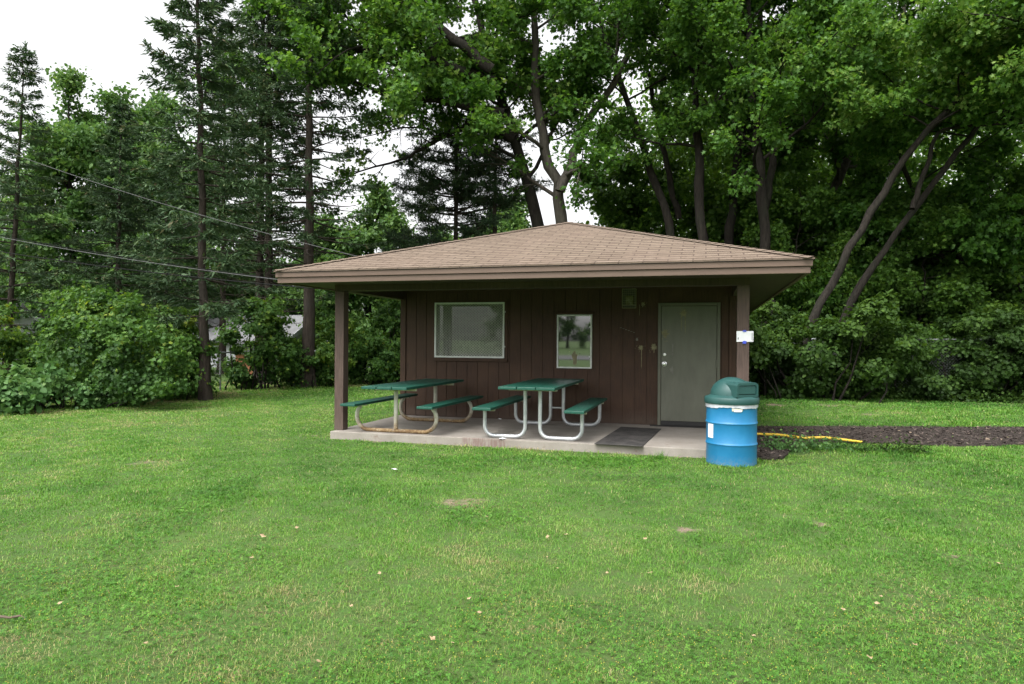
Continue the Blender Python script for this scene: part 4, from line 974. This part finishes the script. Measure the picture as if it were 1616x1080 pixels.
maple('leaning maple with long bare trunk slanting up to the right edge, nearer of the pair', [[(1235, 600), (1295, 480), (1335, 405), (1430, 240), (1520, 150), (1600, 62), (1690, -40)]], 20, .145, 16, .58, 4.4, 107, 48, .135, .22, (-.3, -.6, .15), 'bark_grey', (-.05, .6))
maple('leaning maple with bare trunk slanting right, behind and right of its twin', [[(1290, 600), (1338, 480), (1392, 395), (1480, 280), (1560, 175), (1640, 80), (1730, -30)], ([(1440, 330), (1480, 205), (1540, 198), (1616, 194)], -.6)], 21, .135, 14, .62, 4.2, 108, 36, .14, .12, (.1, -.2, .1), 'bark_grey', (0, .6))
maple('grey maple trunk leaning right deep in the shade between the upright and slanting maples', [[(1262, 600), (1290, 400), (1325, 275), (1370, 190), (1410, 90), (1440, -40)]], 28, .28, 14, .50, 5.0, 109, 30, .17, -.02, None, 'bark_pale')
maple('spreading maple at the far right edge with dark leaning limbs', [[(1600, 600), (1560, 480), (1500, 380), (1440, 300), (1400, 200), (1380, 60)], ([(1560, 480), (1590, 380), (1640, 280), (1680, 120)], -.6), ([(1540, 450), (1480, 400), (1440, 390), (1400, 410)], -.6)], 24, .15, 14, .25, 4.8, 110, 30, .17, -.02)
maple('tall maple just outside the right edge whose leafy boughs reach in over the shrubs', [[(1800, 640), (1790, 400), (1770, 200), (1740, 0), (1720, -200)]], 17, .24, 18, .55, 4.4, 111, 44, .13, .25, (-.7, -.2, .1))

# ---- filler wood behind the maples, one mass
def woodland():
    r = np.random.RandomState(77); n = 3000; P, T, N, S, C = [], [], [], [], []
    for k in range(n):
        Y = r.uniform(28.5, 50); lo = .155 * Y + (2.0 if Y > 40 else 0); x = r.uniform(lo, 1.15 * Y); z = (16.5 * r.rand() ** .85 if k % 3 else 5.5 * r.rand()) - .1
        if z < 7 and r.rand() < .12: x = r.uniform(.118 * Y, lo + 1.5)
        if k % 4 == 1: x = r.uniform(lo + 1.0, .46 * Y); z = 1 + 13 * r.rand()
        if x < lo + 2.5 and r.rand() < .4: continue
        m = 70; q = r.normal(size=(m, 3)) * [.95, .95, .6] + [x, Y, z]; q[:, 2] = np.maximum(q[:, 2], GZ + .05)
        P.append(q); T.append(r.normal(size=(m, 3)) * .8 + [0, 0, -.4]); N.append(r.normal(size=(m, 3)) * .6 + [0, -.1, .7]); S.append(.24 * r.uniform(.6, 1.3, m)); C.append(np.clip(r.normal(.40, .12) + r.normal(0, .1, m), 0, 1))
    return leaves('woodland', np.concatenate(P), np.concatenate(T), np.concatenate(N), np.concatenate(S), 1.0, np.concatenate(C), 'oval')
tag(link('woodland', woodland(), M['under_wood']), 'dense green wood behind the maples on the right', 'wood', kind='stuff')

def far_wood():
    r = np.random.RandomState(78); n = 420; P, T, N, S, C = [], [], [], [], []
    for k in range(n):
        x = r.uniform(-110, -4); Y = 74 + r.uniform(-8, 8); top = 4.5 + 3.5 * r.rand(); z = top * r.rand() ** .8
        m = 60; q = r.normal(size=(m, 3)) * [1.5, 1.3, .9] + [x, Y, z]; q[:, 2] = np.maximum(q[:, 2], .3)
        P.append(q); T.append(r.normal(size=(m, 3)) * .8 + [0, 0, -.4]); N.append(r.normal(size=(m, 3)) * .6 + [0, -.1, .7]); S.append(.5 * r.uniform(.6, 1.3, m)); C.append(np.clip(r.normal(.45, .12) + r.normal(0, .1, m), 0, 1))
    return leaves('far_wood', np.concatenate(P), np.concatenate(T), np.concatenate(N), np.concatenate(S), 1.0, np.concatenate(C), 'oval')
tag(link('far_wood', far_wood(), M['pale_tree']), 'low distant tree belt beyond the houses on the left', 'wood', kind='stuff')

# ---- spruces on the left
sp = [spruce_mesh(21, 13.6, .13, 1.95, .16, .22, (-.35, .1), 1.0), spruce_mesh(22, 17.5, .17, 2.4, .14, .34, (.1, .1), .62), spruce_mesh(23, 18.0, .19, 2.6, .20, .44, (.2, 0), .75, .55),
      spruce_mesh(24, 12.0, .13, 2.0, .10, .18, (.5, .1), .8), spruce_mesh(25, 10.9, .14, 2.7, .10, .12, (.1, 0), 1.0, .46, 1.0)]
def spruce(k, label, px, Y, rz=0.0, s=1.0):
    o = tree_thing('spruce_tree', label, at_px(px, Y), sp[k][0], sp[k][1], M['bark_spruce'], M['spruce'], 'spruces left of the hut', rz); o.scale = (s, s, s); return o
spruce(0, 'slender spruce standing at the lawn edge right of the big vine covered shrub', 325, 17.3, .3)
spruce(1, 'tall spruce with its thin trunk close to a twin, left of the two', 410, 24.0, 1.0)
spruce(1, 'tall spruce crowding the right side of its twin trunk', 424, 23.4, 3.6, 1.03)
spruce(2, 'tall spruce with thick grey trunk and many bare lower boughs nearest the left eave', 487, 22.0, 2.0)
spruce(3, 'narrow spruce with leaning tip at the far left edge', 10, 24.0, .0, 1.0)
spruce(4, 'shorter broad spruce behind the big vine covered shrub', 184, 26.5, .8)
spruce(1, 'dark spruce in the gap behind the slender lawn edge spruce', 350, 31.0, 5.0, .92)
spruce(4, 'low broad spruce between the short spruce and the slender one', 262, 31.0, 2.4, .95)

# ---- pines behind the left roof slope
pn1 = pine_mesh(31, 13.5, .15, 2.6, [(2.6, 1.8, 5), (3.4, 2.6, 7), (4.2, 3.0, 7), (4.9, 2.9, 7), (5.5, 2.4, 6), (6.3, 2.2, 6), (6.9, 2.5, 8), (7.5, 2.6, 8), (8.1, 2.5, 8), (8.8, 2.1, 7), (9.3, 1.8, 6), (10.0, 1.5, 5), (10.8, 1.4, 5), (11.6, 1.2, 5), (12.4, .9, 5), (13.2, .6, 5)])
pn2 = pine_mesh(32, 10.5, .16, 2.4, [(3.3, 2.3, 3), (4.6, 2.0, 2), (5.6, 2.2, 2), (7.6, 1.9, 4), (8.4, 1.8, 5), (9.2, 1.5, 5), (9.9, 1.1, 5), (10.4, .7, 5)])
tree_thing('pine_tree', 'bushy pine with dark needle clumps behind the left roof slope', at_px(719, 28), pn1[0], pn1[1], M['bark_spruce'], M['pine'], 'pines behind the hut')
tree_thing('pine_tree', 'pine with bare lower trunk just right of the bushy pine', at_px(778, 27), pn2[0], pn2[1], M['bark_spruce'], M['pine'], 'pines behind the hut', 1.0)

# ---- paler broadleaf trees further off
bt = []
for sd, H, ll in ((41, 12.0, 5.2), (42, 10.5, 5.4), (43, 6.6, 3.8)):
    bt.append(broadleaf_mesh(sd, [[(0, 0, -.1), (.2, 0, H * .3), (0, .2, H * .6), (.1, 0, H)]], .24, 19, .12, ll, 40, .22, .30, 'oval', (6, 5), .08, None, lambda f: 1.15 - .5 * f, (.05, .6)))
def pale(k, label, px, Y, rz, s, leaf='pale_tree'):
    o = tree_thing('broadleaf_tree', label, at_px(px, Y), bt[k][0], bt[k][1], M['bark_grey'], M[leaf], 'pale broadleaf trees in the distance', rz); o.scale = (s, s, s); return o
pale(0, 'pale green tree showing its top between the far left spruce and the short spruce', 108, 40, 0, 1.10)
pale(1, 'pale green tree rising just right of the short broad spruce', 232, 41, 1.2, 1.22)
pale(1, 'pale green tree filling the gap left of the slender spruce', 290, 43, 3.0, 1.05)
pale(1, 'pale green tree directly behind the short broad spruce', 165, 42, 5.2, 1.18)
pale(0, 'distant tree low behind the far left spruce trunk', 30, 46, 4.0, .80)
pale(2, 'light green tree showing above the left eave between the thick spruce and the bushy pine', 585, 38, 2.0, 1.1)
pale(2, 'light green tree behind the bare pine trunk just above the roof', 800, 42, 3.3, 1.15)
pale(2, 'light green tree low behind the thick trunked spruce', 510, 44, .5, 1.0)
pale(2, 'small dark green tree low behind the spruce pair', 400, 45, 4.4, .9, 'maple')
pale(2, 'light green tree hidden low behind the bushy pine', 690, 46, 1.4, 1.0)

# ---- big shrubs on the left
def sp_ground(x, y): return (x, y, float(gh(x, y)) - .02)
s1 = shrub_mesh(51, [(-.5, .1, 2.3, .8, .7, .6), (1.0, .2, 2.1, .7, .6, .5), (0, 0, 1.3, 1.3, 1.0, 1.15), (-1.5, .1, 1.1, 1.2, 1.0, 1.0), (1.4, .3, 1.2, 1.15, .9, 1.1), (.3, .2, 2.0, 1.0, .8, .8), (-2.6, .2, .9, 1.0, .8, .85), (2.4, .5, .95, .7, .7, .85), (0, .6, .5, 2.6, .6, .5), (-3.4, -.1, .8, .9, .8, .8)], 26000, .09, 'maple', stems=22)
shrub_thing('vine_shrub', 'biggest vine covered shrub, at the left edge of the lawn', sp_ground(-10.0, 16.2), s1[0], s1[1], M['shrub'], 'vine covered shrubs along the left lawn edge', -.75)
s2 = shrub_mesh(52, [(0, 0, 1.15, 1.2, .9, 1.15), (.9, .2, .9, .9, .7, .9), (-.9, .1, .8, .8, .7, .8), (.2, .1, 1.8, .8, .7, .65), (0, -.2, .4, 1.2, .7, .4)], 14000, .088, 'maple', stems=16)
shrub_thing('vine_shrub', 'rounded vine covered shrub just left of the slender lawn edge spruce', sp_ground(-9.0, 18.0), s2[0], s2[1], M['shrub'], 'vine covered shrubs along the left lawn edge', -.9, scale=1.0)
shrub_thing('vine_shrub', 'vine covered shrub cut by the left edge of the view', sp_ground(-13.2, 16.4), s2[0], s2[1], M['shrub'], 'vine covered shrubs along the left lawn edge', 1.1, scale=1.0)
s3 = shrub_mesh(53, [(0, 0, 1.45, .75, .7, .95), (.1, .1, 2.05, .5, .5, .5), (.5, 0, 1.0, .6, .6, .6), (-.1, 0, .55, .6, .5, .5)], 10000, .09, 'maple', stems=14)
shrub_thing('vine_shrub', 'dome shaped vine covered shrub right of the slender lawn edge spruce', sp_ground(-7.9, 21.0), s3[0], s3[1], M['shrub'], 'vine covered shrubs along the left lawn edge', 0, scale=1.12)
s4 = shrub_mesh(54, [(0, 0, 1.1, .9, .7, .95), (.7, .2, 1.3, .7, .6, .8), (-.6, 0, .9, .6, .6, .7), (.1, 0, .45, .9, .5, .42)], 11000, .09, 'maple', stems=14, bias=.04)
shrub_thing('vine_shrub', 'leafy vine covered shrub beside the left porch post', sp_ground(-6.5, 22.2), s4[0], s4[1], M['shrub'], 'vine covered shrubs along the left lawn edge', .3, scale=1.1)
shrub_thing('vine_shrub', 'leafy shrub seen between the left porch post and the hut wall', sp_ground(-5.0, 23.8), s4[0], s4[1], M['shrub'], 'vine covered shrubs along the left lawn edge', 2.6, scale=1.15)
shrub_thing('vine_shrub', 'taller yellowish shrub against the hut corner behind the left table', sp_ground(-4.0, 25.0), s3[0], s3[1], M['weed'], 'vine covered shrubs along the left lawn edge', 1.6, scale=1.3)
w1 = shrub_mesh(55, [(0, 0, .42, .5, .4, .42), (.5, .1, .30, .4, .35, .30), (-.4, .1, .3, .3, .3, .3)], 1500, .095, 'oval', stems=10, wr=1.35, hang=.1)
for i, (x, y, s, lb) in enumerate(((-10.7, 13.7, 1.0, 'pale broad leaved weed at the extreme left edge below the shrub'), (-10.1, 14.3, 1.25, 'tallest pale broad leaved weed in front of the big shrub'), (-9.75, 15.1, .95, 'pale broad leaved weed furthest right along the foot of the big shrub'), (-11.2, 13.2, 1.1, 'pale broad leaved weed just outside the left edge of the lawn'))):
    shrub_thing('broadleaf_weed', lb, sp_ground(x, y), w1[0], w1[1], M['weed'], 'pale weeds at the lawn edge', i * 1.7, 'weed', s)

# ---- undergrowth on the right
u1 = shrub_mesh(61, [(0, 0, 1.0, 1.3, .9, 1.0), (1.1, .2, .85, 1.0, .8, .8), (-1.2, .2, .9, 1.0, .8, .9), (.3, .4, 1.7, .9, .7, .6), (0, -.5, .35, 1.7, .5, .35)], 26000, .095, 'maple', stems=18)
u2 = shrub_mesh(62, [(0, 0, .9, 1.2, .9, .9), (1.2, 0, 1.1, 1.0, .8, .9), (-1.0, .3, 1.2, .9, .8, 1.0), (.4, -.5, .4, 1.6, .5, .4)], 25000, .088, 'oval', stems=18)
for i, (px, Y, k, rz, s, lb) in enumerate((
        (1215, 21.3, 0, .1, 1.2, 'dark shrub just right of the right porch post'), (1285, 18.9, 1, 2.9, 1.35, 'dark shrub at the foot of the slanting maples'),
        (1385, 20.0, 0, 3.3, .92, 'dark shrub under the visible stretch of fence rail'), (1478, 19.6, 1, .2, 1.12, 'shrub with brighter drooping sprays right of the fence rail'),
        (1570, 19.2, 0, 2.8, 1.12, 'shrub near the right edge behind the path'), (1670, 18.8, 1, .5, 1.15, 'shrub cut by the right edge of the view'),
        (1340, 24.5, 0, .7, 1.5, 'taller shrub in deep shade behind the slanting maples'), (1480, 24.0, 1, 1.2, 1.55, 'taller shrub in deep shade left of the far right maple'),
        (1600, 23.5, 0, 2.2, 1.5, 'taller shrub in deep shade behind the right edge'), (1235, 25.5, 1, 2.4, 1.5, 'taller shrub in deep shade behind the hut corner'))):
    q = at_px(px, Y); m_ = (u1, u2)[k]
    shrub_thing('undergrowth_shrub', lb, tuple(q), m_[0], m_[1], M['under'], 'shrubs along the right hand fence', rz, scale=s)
yg = [broadleaf_mesh(sd, [[(0, 0, -.1), (.15, 0, H * .35), (-.1, .1, H * .7), (.1, 0, H)]], .06, 17, .18, ll, 30, .13, .17, 'maple', (6, 5), -.04, None, lambda f: 1.1 - .5 * f, (-.05, .5)) for sd, H, ll in ((71, 6.5, 2.4), (72, 5.4, 2.6))]
for i, (px, Y, k, rz, s, lb) in enumerate(((1260, 24.0, 0, 0, 1.0, 'young maple in the shade left of the slanting maples'), (1375, 24.6, 1, 1.3, 1.1, 'young maple in the shade between the slanting maples and the far right maple'), (1455, 22.8, 1, 2.6, .95, 'young maple in the shade right of the slanting maples'),
        (1535, 24.8, 0, 4.0, 1.05, 'young maple in the shade near the far right maple'), (1610, 22.4, 1, 5.0, 1.0, 'young maple cut by the right edge of the view'), (1320, 29.0, 0, 3.0, 1.25, 'young maple deepest in the shade behind the slanting maples'), (1180, 27.0, 0, 2.0, 1.15, 'young maple behind the right end of the roof'), (968, 31.0, 0, 1.7, 1.42, 'young maple behind the roof just right of its peak'), (1060, 30.0, 1, .5, 1.3, 'young maple behind the middle of the right roof slope'))):
    o = tree_thing('young_maple', lb, tuple(at_px(px, Y)), yg[k][0], yg[k][1], M['bark_grey'], M['under_wood'], 'young maples in the wood edge', rz); o.scale = (s, s, s)
def low_cover():
    r = np.random.RandomState(9); n = 9000; t = r.rand(n); px = 1195 + t * 560; Y = 20.3 - t * 2.4 + np.abs(r.normal(0, .55, n)) - .5 * r.rand(n); x = (px - CX) / F_PX * Y; z = gh(x, Y) + np.abs(r.normal(0, .16, n)) * (.5 + vnoise(x, Y, 1.0))
    return leaves('ground_cover', np.stack([x, Y, z], 1), r.normal(size=(n, 3)) + [0, -.2, -.1], r.normal(size=(n, 3)) * .4 + [0, -.3, .9], .085 * r.uniform(.6, 1.3, n), 1.2, np.clip(r.normal(.55, .15, n), 0, 1), 'oval')
tag(link('ground_cover', low_cover(), M['under']), 'low leafy ground cover along the foot of the right hand shrubs', 'ground cover', kind='stuff')
pw = shrub_mesh(63, [(0, 0, .10, .45, .22, .12), (.55, .0, .09, .4, .2, .11), (-.3, .05, .14, .22, .2, .14)], 900, .055, 'oval', stems=8)
def path_weed(label, loc, m_, rz, sc):
    me = pw[1].copy(); me.materials.clear(); o = link('path_weed', me, m_, None, loc, rz); o.scale = (sc,) * 3; return tag(o, label, 'weed', 'weeds beside the path')
q = G(1258, 712); path_weed('green weed clump between the blue bin and the yellow hose', sp_ground(q.x, q.y), M['weed'], .1, .8)
q = G(1420, 716); path_weed('low weed clump at the near edge of the wood chip path', sp_ground(q.x, q.y), M['under'], 2.9, .6)
q = G(1040, 726); r_ = np.random.RandomState(12); n_ = 60; sp_ = np.abs(r_.normal(size=(n_, 1)))
tf = leaves('grass_tuft', np.stack([r_.normal(0, .05, n_), r_.normal(0, .018, n_), np.full(n_, -.01)], 1), r_.normal(size=(n_, 3)) * [.45, .35, .1] + [.1, 0, 1.0], r_.normal(size=(n_, 3)) + [0, -1.2, .2], r_.uniform(.06, .21, n_), .055, r_.normal(.3, .12, n_), 'needle')
tag(link('grass_tuft', tf, M['grass'], None, sp_ground(q.x, q.y)), 'tuft of tall grass against the slab edge right of the doormat', 'grass tuft')

# ---- chain link fences
def fence(name, label, pts, h, sp_post, group):
    base = Vector(pts[0]); f = thing(name, label, 'fence', (base.x, base.y, base.z), 0, group)
    rail, mesh = MB(base), MB(base)
    for i in range(len(pts) - 1):
        a, b = Vector(pts[i]), Vector(pts[i + 1]); L = (b - a).length; t = (b - a) / L; up = Vector((0, 0, 1)); s = t.cross(up) * .0016
        rail.tube([a + up * h, b + up * h], .024, 8)
        n = max(1, round(L / sp_post))
        for k in range(n + (i == len(pts) - 2)):
            p = a + t * (L * k / n); m = MB(base); m.tube([p - up * .1, p + up * (h + .05)], .030, 8); m.build('post', M['galv_dull'], f)
        st = .085; hh = h - .05
        k = -hh
        while k < L:
            for sg in (1, -1):
                x0, z0, x1, z1 = (k, .04, k + hh, hh) if sg > 0 else (k, hh, k + hh, .04)
                if x0 < 0: z0 += (z1 - z0) * (-x0) / (x1 - x0); x0 = 0
                if x1 > L: z1 = z0 + (z1 - z0) * (L - x0) / (x1 - x0); x1 = L
                if x1 - x0 < .02: continue
                p, q = a + t * x0 + up * z0, a + t * x1 + up * z1; o = (up * .7 - t * .7 * sg) * .0022
                mesh.add([p - o - s, q - o - s, q + o - s, p + o - s, p - o + s, q - o + s, q + o + s, p + o + s], [(0, 1, 2, 3), (7, 6, 5, 4), (0, 4, 5, 1), (3, 2, 6, 7)])
            k += st
    rail.build('top_rail', M['galv_dull'], f); mesh.build('mesh_panel', M['galv_dull'], f); return f
fence('chain_link_fence', 'grey chain link fence behind the vine covered shrubs on the left', [sp_ground(-11.2, 17.6), sp_ground(-10.4, 18.6), sp_ground(-7.2, 22.6), sp_ground(-2.6, 29.0)], 1.15, 2.8, 'chain link fences')
fr_ = at_px(1440, 19.2); fl_ = at_px(1190, 21.6); fe_ = at_px(1760, 18.9)
fence('chain_link_fence', 'chain link fence buried in the shrubs on the right, only its top rail clear', [tuple(fl_), tuple(fr_), tuple(fe_)], 1.74, 2.8, 'chain link fences')

# ---- houses beyond the left fence
def house(label, loc, rz, wd, dp, h, rise, wall, roof, wins, front_gable=True):
    o = thing('house', label, 'house', loc, rz, 'houses beyond the trees')
    m = MB(Z); m.prism_y([(-wd / 2, -.2), (wd / 2, -.2), (wd / 2, h), (0, h + rise), (-wd / 2, h)], 0, dp); m.build('wall', M[wall], o)
    m = MB(Z); ov = .3; th = .12
    for s in (-1, 1):
        dx = s * (wd / 2 + ov); dz = -ov * rise / (wd / 2)
        m.prism_y([(0, h + rise + .01), (dx, h + dz + .01), (dx, h + dz + th), (0, h + rise + th)], -ov, dp + ov)
    rf = m.build('roof', M[roof], o)
    m = MB(Z)
    for s in (-1, 1):
        dx = s * (wd / 2 + ov + .01); dz = -ov * rise / (wd / 2); m.prism_y([(0, h + rise - .12), (dx, h + dz - .12), (dx, h + dz + th + .01), (0, h + rise + th + .01)], -ov - .04, -ov - .005)
    m.build('barge_board', M['house_white'], rf)
    for (x, z, ww, hh) in wins:
        m = MB(Z); m.box(x - ww / 2 - .06, x + ww / 2 + .06, -.04, -.004, z - .06, z + hh + .06); fr = m.build('window', M['house_white'], o)
        m = MB(Z); m.box(x - ww / 2, x + ww / 2, -.052, -.041, z, z + hh); m.build('pane', M['house_glass'], fr)
    return o
q = at_px(348, 42); house('white gabled house glimpsed right of the slender spruce trunk', tuple(q), -.1, 3.6, 7, 2.3, 1.7, 'house_white', 'house_roof', [(-.8, .9, .8, 1.0), (.8, .9, .8, 1.0), (0, 2.5, .5, .6)])
q = at_px(490, 40); house('white house with a pale grey roof seen left of the left porch post', tuple(q), 1.35, 6.0, 7.5, 1.5, 1.45, 'house_white', 'house_roof', [(-1.2, .5, .9, .9)])
q = at_px(562, 36); house('low dark roofed house with white trim seen just right of the left porch post', tuple(q), -.55, 5.0, 8, 1.2, 1.25, 'house_white', 'house_dark', [(0, .4, 1.0, .8)])
q = at_px(-8, 38); house('pale house corner at the extreme left edge', tuple(q), .2, 4.6, 7, 2.6, 1.4, 'house_white', 'house_roof', [(0, .9, 1.0, 1.0)])
q = at_px(392, 30); SB = tuple(q)
sh_ = thing('garden_shed', 'small orange brick shed glimpsed low between the shrubs', 'shed', SB, .1)
m = MB(Z); m.box(-.55, .55, 0, 1.2, -.1, .95); m.build('wall', M['brick'], sh_)
m = MB(Z); m.prism_y([(-.7, .955), (.7, .955), (.7, 1.02), (0, 1.30), (-.7, 1.02)], -.1, 1.3); m.build('roof', M['house_dark'], sh_)

# ---- cables
def cable(label, pts, r, mtl, sag):
    a, b = pts; n = 30; m = MB(a); q = []
    for i in range(n + 1):
        f = i / n; p = a.lerp(b, f); q.append(p + Vector((0, 0, -4 * sag * f * (1 - f))))
    m.tube(q, r, 6); o = m.build('overhead_cable', M[mtl], None, a); return tag(o, label, 'cable', 'overhead cables on the left')
cable('highest overhead cable, reaching the left roof slope', (W(-330, 95, 19), BL(-5.2, 12.6, 2.74)), .008, 'wire_pale', .50)
cable('middle overhead cable, ending at the left eave', (W(-330, 298, 19), BL(-6.18, 12.2, 2.39)), .0095, 'wire_pale', .30)
cable('overhead cable running close under the middle one', (W(-330, 300, 20.5), BL(-6.18, 12.9, 2.39)), .009, 'wire', .26)
cable('lowest overhead cable, ending under the left eave', (W(-330, 332, 18), BL(-6.14, 11.2, 2.30)), .0125, 'wire', .26)

# ---- litter on the lawn
lm = []
for k in range(4):
    r = np.random.RandomState(200 + k); n = 9; pts = [(0, 0, 0)]; h = []
    for i in range(n):
        a = 2 * math.pi * i / n; rr = (.032 if i % 2 else .020) * r.uniform(.7, 1.3); h.append((rr * math.cos(a) * 1.4, rr * math.sin(a), .006 + r.uniform(.0, .018)))
    m = MB(Z); m.add([(0, 0, .012)] + h, [(0, 1 + i, 1 + (i + 1) % n) for i in range(n)]); me = m.mesh('fallen_leaf'); me.materials.append(M['dead_leaf']); lm.append(me)
LP = [(415, 852), (434, 855), (397, 885), (95, 956), (599, 910), (864, 856), (837, 900), (893, 853), (863, 887), (958, 913), (1026, 914), (1236, 872), (1390, 952), (1384, 964), (1563, 852), (1330, 974), (1372, 1050), (773, 992), (700, 768), (522, 755), (395, 798), (468, 840), (683, 1015), (757, 975), (714, 1022), (502, 1050), (768, 824), (636, 842), (740, 952), (555, 962), (1443, 1030), (1018, 860), (1105, 948), (950, 808), (279, 930), (1220, 772), (1578, 900), (880, 905), (230, 1020), (1190, 1016)]
for i, (a, b) in enumerate(LP):
    p = G(a, b); o = bpy.data.objects.new('fallen_leaf', lm[i % 4]); COL.objects.link(o); s = rnd.uniform(.25, .48) * (1.0 if p.y < 5 else 1.3)
    o.location = (p.x, p.y, float(gh(p.x, p.y)) + .032); o.rotation_euler = (rnd.uniform(-.3, .3), rnd.uniform(-.3, .3), rnd.uniform(0, 6.28)); o.scale = (s, s, s)
    tag(o, 'small pale dry leaf lying on the mown grass', 'leaf', 'dry leaves scattered on the lawn')
p = G(15, 978); m = MB(p); b = Vector((p.x, p.y, float(gh(p.x, p.y)) + .03))
m.tube([b + Vector((-.16, -.03, -.012)), b + Vector((-.09, -.022, -.004)), b + Vector((-.05, .004, .004)), b + Vector((.0, .005, -.002)), b + Vector((.035, .026, .0)), b + Vector((.06, .03, -.012))], [.005, .007, .0085, .006, .007, .003], 7)
tag(m.build('dead_stick', M['stick'], None, p), 'short brown dead stick lying on the grass at the left edge', 'stick')
def scrap(name, label, p, s, seed):
    r = random.Random(seed); m = MB(p); n = 8
    vs = [(p.x + s * r.uniform(.7, 1.2) * math.cos(k * .785) * 1.5, p.y + s * r.uniform(.6, 1.1) * math.sin(k * .785), p.z + r.uniform(.004, .02)) for k in range(n)] + [(p.x, p.y, p.z + .022)]
    m.add(vs, [(k, (k + 1) % n, n) for k in range(n)]); return tag(m.build(name, M['white'], None, p), label, 'litter')
c4 = lambda x, y: (720 + x * .18564, 560 + y * .18564)
scrap('paper_scrap', 'crumpled white paper scrap on the slab behind the grey legged table', G(*c4(372, 552), 0.002), .028, 1)
scrap('paper_scrap', 'white paper scrap under the front leg of the grey legged table', G(*c4(392, 718), 0.002), .035, 2)
q = G(623, 746); scrap('paper_scrap', 'white paper scrap lying on the grass in front of the slab', Vector((q.x, q.y, float(gh(q.x, q.y)) + .022)), .028, 3)

# ---- behind the camera: what the panes mirror
m = MB(); m.box(-60, 60, -46, -30, GZ - .2, GZ + .06); tag(m.build('road', M['asphalt']), kind='structure')
for i, (x, y, k, s) in enumerate(((-52, -92, 0, 1.0), (-44, -98, 1, .8), (-66, -94, 1, 1.1), (-24, -96, 0, .7), (6, -94, 1, 1.0), (-34, -100, 2, 1.1), (26, -90, 0, 1.1))):
    o = tree_thing('broadleaf_tree', ['tree across the road behind the viewer'][0], (x, y, float(gh(x, y)) - .1), bt[k][0], bt[k][1], M['bark_grey'], M['maple'], 'trees across the road behind the viewer', i * 1.3); o.scale = (s, s, s)
